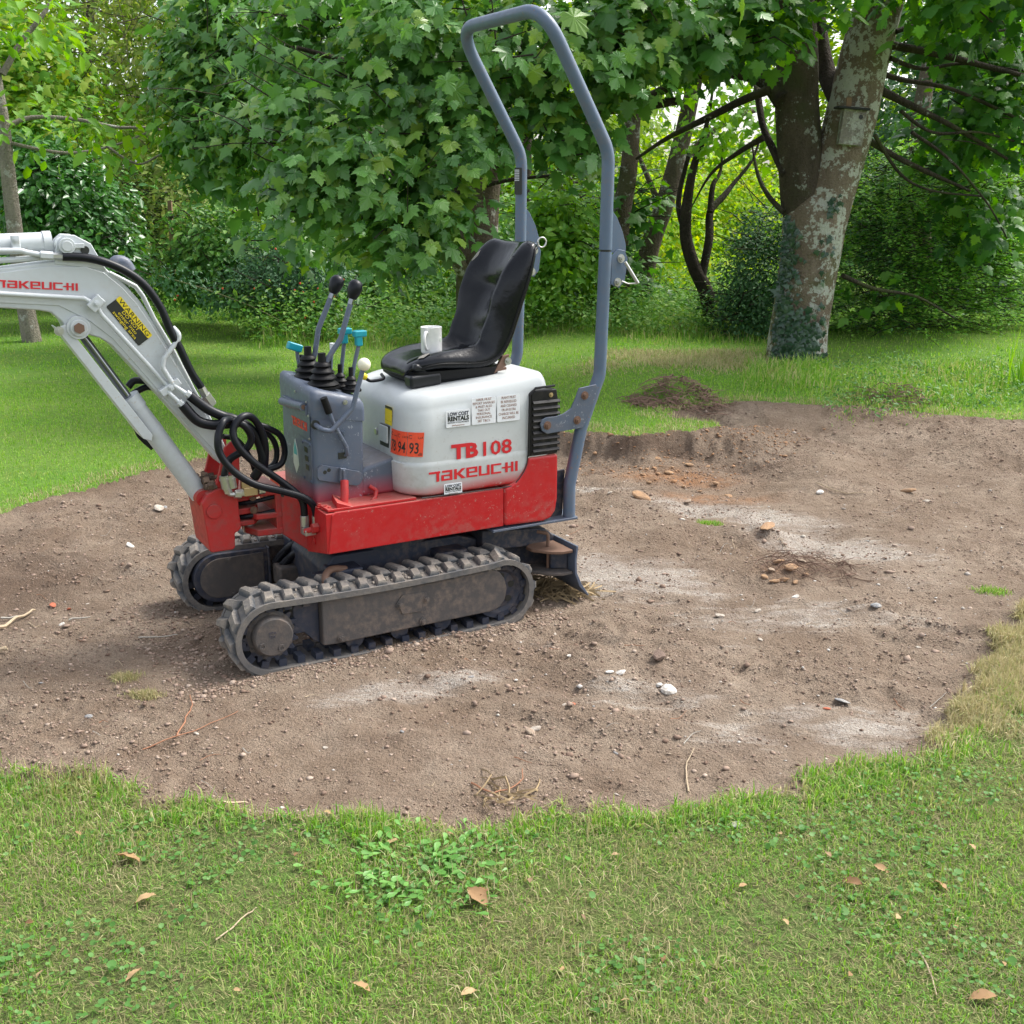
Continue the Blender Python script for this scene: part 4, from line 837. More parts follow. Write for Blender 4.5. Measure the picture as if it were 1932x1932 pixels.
# soil material: brown earth with chalky scrapes and orange subsoil, and dark spots, some of them painted shadow
m_, nt, b = newmat('bare_earth'); geo = N(nt, 'NewGeometry').outputs['Position']
n1 = noise(nt, geo, 1.6, 5, .6); n2 = noise(nt, geo, 14, 6, .7); n3 = noise(nt, geo, 90, 4, .7); n4 = noise(nt, geo, 260, 2, .5)
c = mixc(nt, ramp(nt, n1, .35, .65, 0, 1), (.290,.220,.160), (.395,.315,.240))
c = mixc(nt, ramp(nt, n2, .4, .7, 0, .5), c, (.175,.120,.082))
ch_ = N(nt, 'Attribute'); ch_.attribute_name = 'chalk'; org = N(nt, 'Attribute'); org.attribute_name = 'orange'; drk = N(nt, 'Attribute'); drk.attribute_name = 'dark'
mps = N(nt, 'Mapping'); mps.inputs['Rotation'].default_value = (0, 0, .35); mps.inputs['Scale'].default_value = (1, 3.2, 1); nt.links.new(geo, mps.inputs[0]); ns = noise(nt, mps.outputs[0], 5, 7, .72)
ck = ramp(nt, math_(nt, 'ADD', math_(nt, 'MULTIPLY', ch_.outputs['Fac'], .75), math_(nt, 'MULTIPLY', math_(nt, 'SUBTRACT', ns, .5), 2.2)), .22, .62, 0, .95)
c = mixc(nt, math_(nt, 'MULTIPLY', ch_.outputs['Fac'], .55), c, (.43,.375,.315)); ck = math_(nt, 'MULTIPLY', ck, ramp(nt, ch_.outputs['Fac'], .04, .25, 0, 1)); ck = math_(nt, 'MULTIPLY', ck, ramp(nt, n3, .30, .55, .45, 1))
c = mixc(nt, ck, c, (.52,.465,.405))
c = mixc(nt, math_(nt, 'MULTIPLY', ck, ramp(nt, n3, .55, .68, 0, .8)), c, (.76,.735,.69))
c = mixc(nt, math_(nt, 'MULTIPLY', org.outputs['Fac'], ramp(nt, n2, .35, .6, .3, 1)), c, (.40,.20,.095))
c = mixc(nt, math_(nt, 'MULTIPLY', drk.outputs['Fac'], .8), c, (.110,.072,.052))
c = mixc(nt, ramp(nt, n3, .60, .68, 0, .6), c, (.40,.335,.275)); c = mixc(nt, ramp(nt, n4, .30, .47, .75, 0), c, (.085,.058,.043)); c = mixc(nt, ramp(nt, noise(nt, geo, 4.2, 6, .7), .42, .66, 0, .5), c, (.165,.11,.076))
nt.links.new(c, b.inputs['Base Color']); b.inputs['Roughness'].default_value = .95; b.inputs['Specular IOR Level'].default_value = .15
hh = math_(nt, 'ADD', math_(nt, 'MULTIPLY', n2, 1.6), math_(nt, 'ADD', n3, math_(nt, 'MULTIPLY', n4, .35)))
bump(nt, b, hh, 1.0, .022)
soil, SV = grid_mesh('bare_soil', SDf > 0, m_)
def spots(V, L):
    r = np.zeros(len(V))
    for (p, a, bb, ang, s) in L:
        dx = V[:, 0]-p.x; dy = V[:, 1]-p.y; ca, sa = cos(ang), sin(ang)
        u = (dx*ca+dy*sa)/a; w = (-dx*sa+dy*ca)/bb; r = np.maximum(r, s*np.exp(-(u*u+w*w)))
    return r*sm(.25, .6, fbm(V[:, 0], V[:, 1], 3.5, 4, 2)*.6+r*.4)
def attr(o, name, val):
    a = o.data.attributes.new(name, 'FLOAT', 'POINT'); a.data.foreach_set('value', np.clip(val, 0, 1).astype(np.float32))
attr(soil, 'chalk', spots(SV, [(gr(1380,965),.55,.22,-.5,1.),(gr(1560,1030),.45,.20,-.6,1.),(gr(1170,1080),.55,.25,-.5,.95),(gr(1250,1300),.45,.16,-.1,.7),(gr(1500,1170),.6,.25,0,.62),(gr(1330,1230),.5,.2,.1,.5),(gr(1750,1100),.4,.3,0,.3),(gr(1650,1370),.22,.13,.3,.9),(gr(800,1285),.42,.10,.35,.85),(gr(1100,925),.3,.12,0,.8),(gr(1450,1360),.55,.18,.2,.55),(gr(1100,1210),.3,.15,.2,.5),(gr(300,1080),.5,.12,.1,.25)]))
attr(soil, 'orange', spots(SV, [(gr(1270,890,.03),.42,.16,-.15,1.),(gr(1340,930,.02),.35,.10,-.2,.9),(gr(1150,870,.05),.3,.15,0,.6),(gr(1480,1085),.14,.08,0,.7)]))
attr(soil, 'dark', spots(SV, [(gr(1230,840,.09),.6,.07,-.05,.9),(gr(1420,870,.05),.3,.08,-.3,.8),(gr(30,1100),.45,.5,0,.9),(gr(100,1010),.5,.2,.2,.5),(gr(740,1390),.25,.05,.1,.5),(gr(1560,1080),.2,.1,0,.6),(gr(330,970),.5,.1,0,.4)])+.35*sm(.10,.0,sdist(SV[:, 0], SV[:, 1])))  # bucket shadow at the left and cut-bank shade painted in, beside darker earth
m_, nt, b = newmat('lawn_earth'); geo = N(nt, 'NewGeometry').outputs['Position']
n1 = noise(nt, geo, .9, 5, .6); n2 = noise(nt, geo, 22, 5, .7); n3 = noise(nt, geo, 120, 3, .7)
c = mixc(nt, ramp(nt, n1, .38, .62), (.11,.18,.045), (.16,.19,.06)); c = mixc(nt, ramp(nt, n2, .4, .7, 0, .8), c, (.13,.105,.06)); c = mixc(nt, ramp(nt, n3, .5, .75, 0, .55), c, (.045,.055,.02))
sy = N(nt, 'SeparateXYZ'); nt.links.new(geo, sy.inputs[0]); gf = mixc(nt, ramp(nt, n1, .38, .62), (.13,.27,.04), (.20,.31,.065)); gf = mixc(nt, ramp(nt, n2, .4, .7, 0, .6), gf, (.09,.17,.03)); gf = mixc(nt, ramp(nt, n3, .55, .75, 0, .5), gf, (.07,.13,.03)); c = mixc(nt, ramp(nt, sy.outputs[1], 4., 5.2, 0, .95), c, gf)
nt.links.new(c, b.inputs['Base Color']); b.inputs['Roughness'].default_value = .95; b.inputs['Specular IOR Level'].default_value = .1; bump(nt, b, n3, .9, .02)
lawn, LV = grid_mesh('lawn', SDf <= 0, m_)
# ---------------------------------------------------------------- leaf-cloud tools
def frames(nrm, tip):
    t = tip/np.linalg.norm(tip, axis=1, keepdims=True); n = nrm-(nrm*t).sum(1, keepdims=True)*t
    n /= np.linalg.norm(n, axis=1, keepdims=True)+1e-9; b_ = np.cross(t, n); return np.stack([b_, t, n], -1)
def cloud(name, tv, tf, pos, nrm, tip, sc, mat, parent=None, smooth=False):
    Fm = frames(nrm, tip); tv = np.asarray(tv, float); tf = np.asarray(tf)
    V = np.einsum('nij,kj->nki', Fm, tv)*np.asarray(sc)[:, None, None]+pos[:, None, :]
    n, k = V.shape[:2]; F = (tf[None]+(np.arange(n)*k)[:, None, None]).reshape(-1, tf.shape[1])
    return tris_mesh(name, V.reshape(-1, 3), F, mat, parent, smooth)
def leafmat(name, cols, trans=.35, rough=.5, spec=.4, patch=None, patchs=1.0, veins=False):
    m, nt, b = newmat(name); g = N(nt, 'NewGeometry'); oi = N(nt, 'ObjectInfo')
    r = math_(nt, 'FRACT', math_(nt, 'ADD', g.outputs['Random Per Island'], math_(nt, 'MULTIPLY', oi.outputs['Random'], 7.3)))
    cr = nt.nodes.new('ShaderNodeValToRGB'); e = cr.color_ramp.elements
    while len(e) < len(cols): e.new(.5)
    for i, c in enumerate(cols): e[i].position = i/(len(cols)-1) if len(c) == 3 else c[3]; e[i].color = (*c[:3], 1)
    nt.links.new(r, cr.inputs[0]); c = cr.outputs[0]
    if patch:
        pn = noise(nt, g.outputs['Position'], patchs, 4, .6); pr = math_(nt, 'ADD', pn, math_(nt, 'MULTIPLY', math_(nt, 'SUBTRACT', r, .5), .16))
        c = mixc(nt, ramp(nt, pr, patch[3], patch[4], 0, patch[5] if len(patch) > 5 else 1), c, patch[:3])
    nt.links.new(c, b.inputs['Base Color']); b.inputs['Roughness'].default_value = rough; b.inputs['Specular IOR Level'].default_value = spec
    if trans:
        tr = N(nt, 'BsdfTranslucent'); mx = N(nt, 'MixShader'); mx.inputs[0].default_value = trans
        hs = N(nt, 'HueSaturation', Hue=.485, Saturation=1.15, Value=1.35); nt.links.new(c, hs.inputs['Color']); nt.links.new(hs.outputs[0], tr.inputs[0])
        out = nt.nodes['Material Output']; nt.links.new(b.outputs[0], mx.inputs[1]); nt.links.new(tr.outputs[0], mx.inputs[2]); nt.links.new(mx.outputs[0], out.inputs[0])
    return m
T_OVAL = ([(0,0,0),(.26,.38,.07),(.17,.75,.04),(0,1,-.05),(-.17,.75,.04),(-.26,.38,.07)], [(0,1,2,3),(0,3,4,5)])
T_DIA = ([(0,0,0),(.28,.5,.07),(0,1,-.02),(-.28,.5,.07)], [(0,1,2),(0,2,3)])
T_BLADE = ([(-.5,0,0),(.5,0,0),(.38,.5,.0),(-.38,.5,.0),(0,1,0)], [(0,1,2),(0,2,3),(3,2,4)])
def blades(name, x, y, h, w, mat, lean=.5, parent=None, z=None):
    n = len(x); z = hz(x, y) if z is None else z
    a = rng.uniform(0, 2*pi, n); l = np.abs(rng.normal(0, lean, n)); ph = rng.uniform(0, 2*pi, n)
    dx = np.cos(a)*np.sin(l*.6); dy = np.sin(a)*np.sin(l*.6)
    sx = np.cos(ph)*w/2; sy = np.sin(ph)*w/2; P = np.stack([x, y, z-.004], -1)
    mid = P+np.stack([dx*h*.45, dy*h*.45, h*.55*np.cos(l*.6)], -1)
    tip = P+np.stack([np.cos(a)*np.sin(l*1.3)*h, np.sin(a)*np.sin(l*1.3)*h, h*np.maximum(.12, np.cos(l*1.3))], -1)
    S = np.stack([sx, sy, np.zeros(n)], -1)
    V = np.stack([P-S, P+S, mid+S*.8, mid-S*.8, tip], 1).reshape(-1, 3)
    F = (np.array([(0,1,2),(0,2,3),(3,2,4)])[None]+(np.arange(n)*5)[:, None, None]).reshape(-1, 3)
    return tris_mesh(name, V, F, mat, parent)
def scatter(n, x0, x1, y0, y1, keep):
    x = rng.uniform(x0, x1, n); y = rng.uniform(y0, y1, n); k = keep(x, y); return x[k], y[k]
GR = leafmat('grass_blade', [(.09,.25,.03),(.14,.33,.04),(.19,.40,.055),(.25,.43,.075),(.36,.43,.14),(.52,.48,.26)], .35, .55, .3, patch=(.36,.32,.15,.54,.70,.8), patchs=2.4)
DRY = leafmat('dry_grass_blade', [(.42,.37,.20),(.55,.49,.30),(.30,.32,.13),(.38,.32,.18)], .3, .7, .2)
BR = Vector(gr(1740,1770)); 
def lawn_keep(x, y, thin=True):
    sd = sdist(x, y); k = sd < rng.normal(.0, .012, len(x))
    bare = sm(.50, .66, fbm(x, y, 2.6, 3, 5)+.26*np.exp(-(((x-.60)/.42)**2+((y-2.15)/.22)**2)))
    return k & (rng.random(len(x)) > bare*.82)
x, y = scatter(300000, -2.3, 2.7, 1.5, 4.1, lawn_keep)
long_ = 1+.5*sm(.45, .7, fbm(x, y, 5, 2, 2)); blades('lawn_grass', x, y, rng.uniform(.010, .031, len(x))*long_, rng.uniform(.0016, .0036, len(x)), GR, 1.5)['kind'] = 'stuff'
tag(bpy.data.objects['lawn_grass'], 'short mown green lawn grass in the foreground', 'grass')
def thatch(name, n, x0, x1, y0, y1, mat, keep, lab):
    x, y = scatter(n, x0, x1, y0, y1, keep); n = len(x); z = hz(x, y)+rng.uniform(0, .008, n); a = rng.uniform(0, 2*pi, n); L_ = rng.uniform(.010, .026, n); w = rng.uniform(.0014, .003, n); up = rng.uniform(-.05, .8, n)
    d = np.stack([np.cos(a)*L_, np.sin(a)*L_, up*L_], -1); P = np.stack([x, y, z], -1); S = np.stack([-np.sin(a)*w, np.cos(a)*w, np.zeros(n)], -1)
    V = np.stack([P-S/2, P+S/2, P+d], 1).reshape(-1, 3); F = np.arange(3*n).reshape(-1, 3); return tag(tris_mesh(name, V, F, mat), lab, 'grass', kind='stuff')
TH = leafmat('moss_and_thatch', [(.11,.24,.04),(.17,.32,.055),(.24,.24,.10),(.34,.30,.15),(.20,.15,.09),(.12,.26,.04)], .3, .7, .2, patch=(.27,.22,.14,.56,.70,.7), patchs=1.6)
thatch('lawn_thatch', 150000, -2.2, 2.6, 1.5, 3.9, TH, lambda x, y: (sdist(x, y) < .01) & (np.abs(x) < y*.5+.2), 'moss and flattened thatch between the blades of the near lawn')
# straw-like clippings lying in the turf
x, y = scatter(36000, -2.3, 2.8, 1.5, 4.0, lambda x, y: (sdist(x, y) < .02) & (rng.random(len(x)) < sm(.42, .62, fbm(x, y, 2.3, 3, 6))))
tag(blades('dry_clippings', x, y, rng.uniform(.02, .05, len(x)), rng.uniform(.0014, .0026, len(x)), DRY, 1.1, z=hz(x, y)+rng.uniform(.006, .02, len(x))), 'straw coloured clippings and moss lying in the near lawn', 'dead grass', kind='stuff')
# dry verge on the right edge of the soil, and along the other edges
def verge(n, x0, x1, y0, y1, lo, hi): return scatter(n, x0, x1, y0, y1, lambda x, y: (lambda s: (s > lo) & (s < hi))(sdist(x, y)))
x, y = verge(190000, 1.1, 2.4, 2.8, 4.5, -.24, .06); kk = (fbm(x, y, 6, 3, 2) > .44) & (rng.random(len(x)) < sm(-.24, -.03, sdist(x, y))) & (rng.random(len(x)) < sm(2.8, 3.3, y)); x, y = x[kk], y[kk]; tag(blades('dry_verge_grass', x, y, rng.uniform(.02, .06, len(x)), rng.uniform(.002, .004, len(x)), DRY, .9), 'pale dry grass along the right edge of the soil', 'dead grass', kind='stuff')
x, y = verge(60000, -3.2, 3.4, 5.0, 7.9, -.16, .02); k = rng.random(len(x)) < .8; x, y = x[k], y[k]; tag(blades('cut_turf_edge', x, y, rng.uniform(.02, .05, len(x)), rng.uniform(.003, .005, len(x)), DRY, .8), 'yellowed cut turf edge behind the excavator', 'dead grass', kind='stuff')
# ragged lip of turf along the near edge
x, y = verge(90000, -2.3, 1.6, 2.3, 3.4, -.09, .035); k = rng.random(len(x)) < sm(.3, .6, fbm(x, y, 11, 2, 4)); x, y = x[k], y[k]; tag(blades('turf_lip', x, y, rng.uniform(.02, .06, len(x)), rng.uniform(.002, .0045, len(x)), GR, 1.2), 'ragged green fringe of turf overhanging the near edge of the soil', 'grass', kind='stuff')
x, y = verge(30000, -2.3, 1.6, 2.3, 3.4, -.03, .05); tag(blades('dead_turf_fringe', x, y, rng.uniform(.015, .045, len(x)), rng.uniform(.0018, .0035, len(x)), DRY, 1.3), 'dead straw fringe along the near edge of the soil', 'dead grass', kind='stuff')
# mid and far lawn
def far_keep(x, y): s = sdist(x, y); return (s < 0) & (np.abs(x) < y*.5+.4)
x, y = scatter(150000, -5.2, 4.6, 4.0, 9.0, far_keep); GF = leafmat('fresh_grass_blade', [(.12,.30,.03),(.17,.38,.04),(.22,.44,.055),(.28,.47,.08),(.36,.46,.13)], .4, .6, .25, patch=(.36,.36,.15,.54,.72,.7), patchs=1.2)
tag(blades('rear_lawn_grass', x, y, rng.uniform(.015, .035, len(x)), rng.uniform(.003, .006, len(x)), GF, 1.), 'green lawn grass behind the excavator', 'grass', kind='stuff')
x, y = scatter(62000, -8.5, 6.5, 9.0, 16.5, far_keep); tag(blades('far_lawn_grass', x, y, rng.uniform(.02, .045, len(x)), rng.uniform(.006, .010, len(x)), GF, 1.), 'green lawn grass reaching back to the wood', 'grass', kind='stuff')
# clover and small broad leaves in the turf
CL = leafmat('clover_leaf', [(.07,.19,.035),(.10,.24,.05),(.14,.28,.075)], .3, .5, .3)
def rounds(name, x, y, s, mat, hmin=.008, hmax=.026, k=7, tilt=.45, lab=None, cat='clover'):
    n = len(x); tv = [(0,0,0)]+[(.5*cos(2*pi*i/k), .5*sin(2*pi*i/k)*1.1, .06) for i in range(k)]; tf = [(0, 1+i, 1+(i+1) % k) for i in range(k)]
    nrm = np.stack([rng.normal(0, tilt, n), rng.normal(0, tilt, n), np.ones(n)], -1); a = rng.uniform(0, 2*pi, n)
    o = cloud(name, tv, tf, np.stack([x, y, hz(x, y)+rng.uniform(hmin, hmax, n)], -1), nrm, np.stack([np.cos(a), np.sin(a), np.zeros(n)], -1), s, mat); return tag(o, lab, cat, kind='stuff')
x, y = scatter(26000, -2.2, 2.6, 1.5, 3.2, lambda x, y: (sdist(x, y) < -.02) & (rng.random(len(x)) < sm(.47, .68, fbm(x, y, 4.1, 3, 1)+.07*sm(.5, -.5, x))*.75))
rounds('clover', x, y, rng.uniform(.006, .013, len(x))*(1+.6*(rng.random(len(x)) < .08)), CL, hmin=.004, hmax=.022, tilt=.6, lab='patches of clover growing in the near lawn')
pc = gr(790,1660); n = 520; x = rng.normal(pc.x, .10, n); y = rng.normal(pc.y, .075, n); kk = fbm(x, y, 14, 2, 3) > .40; x, y = x[kk], y[kk]; n = len(x)
a = np.arctan2(y-pc.y, x-pc.x)+rng.normal(0, .9, n); DL = leafmat('daisy_leaf', [(.08,.22,.035),(.12,.30,.05),(.17,.36,.08)], .25, .42, .45)
tag(cloud('broadleaf_patch', [(0,0,0),(.10,.3,.02),(.24,.65,.05),(.16,.93,.02),(0,1.02,0),(-.16,.93,.02),(-.24,.65,.05),(-.10,.3,.02)], [(0,1,2,3),(0,3,4,5),(0,5,6,7)][:3], np.stack([x, y, hz(x, y)+rng.uniform(.006, .022, n)], -1), np.stack([rng.normal(0,.3,n), rng.normal(0,.3,n), np.ones(n)], -1), np.stack([np.cos(a), np.sin(a), rng.uniform(-.1,.3,n)], -1), rng.uniform(.012, .034, n), DL), 'patch of bright green broad-leaved weeds in the near lawn', 'weeds', kind='stuff')
# ---------------------------------------------------------------- soil crumbs
ico = bmesh.new(); bmesh.ops.create_icosphere(ico, subdivisions=1, radius=.5); IV = np.array([v.co[:] for v in ico.verts]); IF = np.array([[v.index for v in f.verts] for f in ico.faces]); ico.free()
OV = np.array([(.5,0,0),(0,.5,0),(-.5,0,0),(0,-.5,0),(0,0,.5),(0,0,-.4)]); OF = np.array([(0,1,4),(1,2,4),(2,3,4),(3,0,4),(1,0,5),(2,1,5),(3,2,5),(0,3,5)])
def crumbs(name, x, y, s, mat, tv, tf, lab):
    n = len(x); z = hz(x, y, fine=True)
    V = tv[None]*(1+rng.normal(0, .24, (n, len(tv), 3)))*np.stack([rng.uniform(.7, 1.4, n), rng.uniform(.7, 1.3, n), rng.uniform(.35, .75, n)], -1)[:, None]*s[:, None, None]
    a = rng.uniform(0, 2*pi, n); ca, sa = np.cos(a)[:, None], np.sin(a)[:, None]
    X = V[..., 0]*ca-V[..., 1]*sa; Y = V[..., 0]*sa+V[..., 1]*ca; V = np.stack([X+x[:, None], Y+y[:, None], V[..., 2]+(z+s*.12)[:, None]], -1)
    F = (tf[None]+(np.arange(n)*len(tv))[:, None, None]).reshape(-1, 3); return tag(tris_mesh(name, V.reshape(-1, 3), F, mat), lab, 'soil', kind='stuff')
CM = leafmat('soil_crumb', [(.15,.10,.075),(.24,.17,.13),(.32,.24,.19),(.28,.205,.16),(.40,.32,.26)], 0, .95, .1)
GM_ = leafmat('pale_gravel', [(.38,.34,.29),(.55,.51,.46),(.30,.26,.23),(.66,.64,.60),(.36,.24,.16)], 0, .85, .2)
def soil_keep(pw, sc=3.): return lambda x, y: (sdist(x, y) > .02) & (np.abs(x) < y*.50+.15) & (rng.random(len(x)) < sm(.38, .62, fbm(x, y, sc, 4, 6))*pw+.16)
x, y = scatter(130000, -3, 3.6, 2.5, 7.6, soil_keep(.9)); crumbs('soil_crumbs', x, y, rng.gamma(2., .0020, len(x))+.0025, CM, OV, OF, 'fine brown crumbs of soil scattered over the dug patch')
x, y = scatter(9000, -3, 3.6, 2.5, 7.6, soil_keep(.8, 2.2)); crumbs('soil_clods', x, y, rng.gamma(1.6, .0038, len(x))+.005, CM, IV, IF, 'brown clods of soil scattered over the dug patch')
x, y = scatter(5500, -3, 3.6, 2.5, 7.4, lambda x, y: (sdist(x, y) > .03) & (rng.random(len(x)) < .12+.6*np.exp(-((x-1.0)**2/1.3+(y-4.4)**2/3)))); crumbs('pale_gravel', x, y, rng.gamma(1.8, .0028, len(x))+.003, GM_, OV, OF, 'small pale chalk and flint chips scattered on the soil')
x, y = scatter(3000, .3, 2.0, 6.0, 7.0, lambda x, y: (sdist(x, y) > .01) & (sdist(x, y) < .5)); OG = leafmat('orange_subsoil', [(.34,.19,.10),(.40,.25,.15),(.26,.15,.09)], 0, .9, .1)
k = rng.random(len(x)) < .5; crumbs('subsoil_lumps', x[k], y[k], rng.gamma(2, .0035, k.sum())+.003, OG, IV, IF, 'orange lumps of subsoil below the cut bank')
x, y = scatter(60000, -2.4, 2.6, 2.3, 4.6, lambda x, y: (lambda q: (q < .03) & (q > -.14) & (rng.random(len(x)) < np.exp(q*22)*.5))(sdist(x, y))); crumbs('spilled_soil', x, y, rng.gamma(1.8, .0022, len(x))+.003, CM, OV, OF, 'crumbs of soil spilled over the near turf edge')
# ridges of disturbed crumbs along the track
u = rng.uniform(-.25, 1.15, 2600); w_ = rng.normal(-.035, .03, 2600); w_[1300:] = rng.normal(.22, .05, 1300); u[1800:] = rng.uniform(-.32, -.1, 800); w_[1800:] = rng.uniform(-.1, .9, 800)
x = -.8126+u*cos(YAW)-w_*sin(YAW); y = 3.4653+u*sin(YAW)+w_*cos(YAW); crumbs('track_crumbs', x, y, rng.gamma(1.7, .0026, len(x))+.003, CM, IV, IF, 'loose crumbs pushed up beside the near rubber track')
# ---------------------------------------------------------------- individual stones, lumps, twigs, fallen leaves
def rockmesh(seed, sub=2, el=(1,.8,.55)):
    r = np.random.default_rng(seed); bm = bmesh.new(); bmesh.ops.create_icosphere(bm, subdivisions=sub, radius=.5)
    ax = r.normal(size=(6, 3)); ax /= np.linalg.norm(ax, axis=1, keepdims=True); dd = r.uniform(.28, .45, 6)
    for v in bm.verts:
        p = np.array(v.co[:])
        for a, d in zip(ax, dd):
            e = p @ a-d
            if e > 0: p -= a*e*.9
        p += r.normal(0, .012, 3); v.co = Vector(p*np.array(el))
    me = bpy.data.meshes.new('rock'); bm.to_mesh(me); bm.free()
    for p in me.polygons: p.use_smooth = False
    return me
def stonemat(name, col, c2):
    m, nt, b = newmat(name); tc = N(nt, 'TexCoord').outputs['Object']; n1 = noise(nt, tc, 3.5, 5, .7); n2 = noise(nt, tc, 20, 3)
    nt.links.new(mixc(nt, ramp(nt, n1, .4, .62), col, c2), b.inputs['Base Color']); b.inputs['Roughness'].default_value = .85; bump(nt, b, n2, .4, .05); return m
STM = {'chalk': stonemat('chalk_white_stone', (.70,.69,.66), (.45,.40,.34)), 'flint': stonemat('grey_flint', (.20,.21,.23), (.36,.34,.31)), 'brown': stonemat('brown_stone', (.26,.19,.14), (.38,.30,.22)), 'orange': stonemat('orange_clay_lump', (.42,.25,.13), (.28,.18,.11)), 'pale': stonemat('pale_stone', (.50,.45,.38), (.34,.28,.23)), 'brick': stonemat('red_brick_crumb', (.50,.13,.06), (.38,.12,.07)), 'clod': stonemat('dark_clod', (.12,.08,.06), (.19,.13,.10))}
ROCK = {k: [rockmesh(hash_+i, 2) for i in range(3)] for hash_, k in enumerate(STM)}
for k in ROCK:
    for me in ROCK[k]: me.materials.append(STM[k])
def hzp(p): return float(hz(np.array([p.x]), np.array([p.y]), fine=True)[0])
def stone(u, v, px, kind, label, group=None, name='stone', flatz=.6, zg=0.):
    p = gr(u, v, zg); d = (p-Vector((0,0,CAM_H))).length; s = px*d/2138.
    o = bpy.data.objects.new(name, ROCK[kind][rng.integers(3)]); C.objects.link(o); o.location = (p.x, p.y, hzp(p)+s*.12)
    o.rotation_euler = (rng.uniform(-.3,.3), rng.uniform(-.3,.3), rng.uniform(0, 6.28)); o.scale = (s*rng.uniform(.95,1.15), s*rng.uniform(.7,.95), s*flatz)
    return tag(o, label, 'stone' if name == 'stone' else name.replace('_', ' '), group)
stone(1262,1300,46,'chalk','knobbly white and brown chalk lump on the soil right of the excavator', flatz=.75)
stone(1243,1292,20,'chalk','bright white chalk nub touching the knobbly chalk lump')
stone(1170,1278,26,'chalk','thin white chalk piece left of the knobbly chalk lump', flatz=.3); stone(1150,1280,16,'chalk','small white chalk chip at the left end of the thin chalk piece', flatz=.4)
stone(1590,1318,34,'flint','flat blue-grey flint in the lower right of the soil', flatz=.3); stone(1650,1162,24,'flint','upright pointed grey flint in the right middle of the soil')
stone(1548,917,24,'chalk','long white flint on the brown slope at the upper right', zg=.05); stone(1445,1020,44,'orange','flat rusty brown bark-like lump lying on the pale scrape', flatz=.35)
stone(1210,944,42,'orange','large orange clay lump just behind the roll bar foot', flatz=.5); stone(1298,942,20,'brown','small dark brown lump on the chalky scrape')
stone(1716,898,28,'orange','orange stone high on the right-hand slope', zg=.1, flatz=.6); stone(1752,912,16,'pale','pale pebble beside the orange stone on the slope', zg=.1)
stone(1243,1255,40,'clod','dark rounded clod above the white chalk pieces'); stone(1000,1365,30,'brown','brown stone below the middle of the soil patch'); stone(1010,1357,22,'pale','pale stone resting against the brown stone below mid patch')
stone(1430,1148,18,'pale','pale pebble in front of the orange rubble heap'); stone(1500,1130,16,'chalk','white pebble right of the orange rubble heap'); stone(1358,1160,22,'pale','cream stone left of the orange rubble heap')
for i, (u, v, s) in enumerate(((1455,1088,26),(1470,1078,28),(1492,1090,30),(1478,1100,26),(1510,1080,20),(1460,1102,22),(1500,1103,18),(1442,1095,18),(1486,1072,18),(1520,1095,16))): stone(u, v, s, 'orange' if i % 4 else 'brown', ('orange' if i % 4 else 'brown')+' clay lump at the '+['left','upper left','centre','lower centre','right','lower left','lower right','far left','top','far right'][i]+' of the rubble heap', 'orange lumps in the rubble heap')
for i, (u, v, s) in enumerate(((1262,880,20),(1300,872,18),(1335,868,14),(1225,895,15),(1350,895,18),(1290,900,14),(1320,910,13),(1375,915,16),(1240,862,16),(1195,850,13))): stone(u, v, s, 'orange', 'orange lump below the cut bank, '+['left of its middle','at its middle','right of its middle, farther back','second from its left','right of its middle, nearer','in front of its middle','in front and slightly right','at its right end','at the left, farther back','leftmost and farthest back'][i], 'orange lumps below the cut bank', zg=.04)
stone(100,1137,20,'brick','orange brick fragment on the left of the soil', flatz=.3); stone(129,1141,12,'brick','tiny orange brick chip right of the brick fragment'); stone(245,1026,22,'chalk','white chip lying on the soil at the far left', flatz=.4)
stone(300,968,26,'pale','flat pale stone left of the far track', flatz=.3); stone(310,960,16,'flint','grey chip behind the flat pale stone'); stone(167,1353,18,'flint','dark pebble near the moss tufts', ); stone(1388,1578,24,'chalk','crumpled white scrap lying in the near lawn', name='litter_scrap', flatz=.5)
stone(1080,1325,16,'brick','red brick crumb right of centre'); stone(1560,1335,14,'brick','red brick crumb left of the blue-grey flint')
LM_SOIL = [('the front of the near track',470,1200),('the rear of the near track',980,1120),('the knobbly chalk lump',1262,1300),('the blue-grey flint',1590,1318),('the orange rubble heap',1485,1088),('the pointed grey flint',1650,1162),('the bark-like brown lump',1445,1020),('the orange lump by the roll bar foot',1210,944),('the yellow moss tuft',236,1280),('the orange brick fragment',100,1137),('the curving red root',350,1360),('the brown stone',1000,1365),('the straw wisp',935,1495),('the dark rounded clod',1243,1255),('the grass tuft at the right',1870,1120),('the far track',360,1100),('the fine pale root',1300,1440),('the flat pale stone',300,968)]
LM_LAWN = [('the bright weed patch',790,1660),('the tan curled leaf',244,1648),('the long straw stalk',445,1768),('the pointed rusty leaf',1605,1694),('the crumpled white scrap',1388,1578),('the corner leaf at bottom right',1850,1915),('the bent straw stalk',1752,1860),('the pinkish leaf at bottom centre',683,1895),('the grey-brown leaf at lower left',256,1872)]
_used = {}
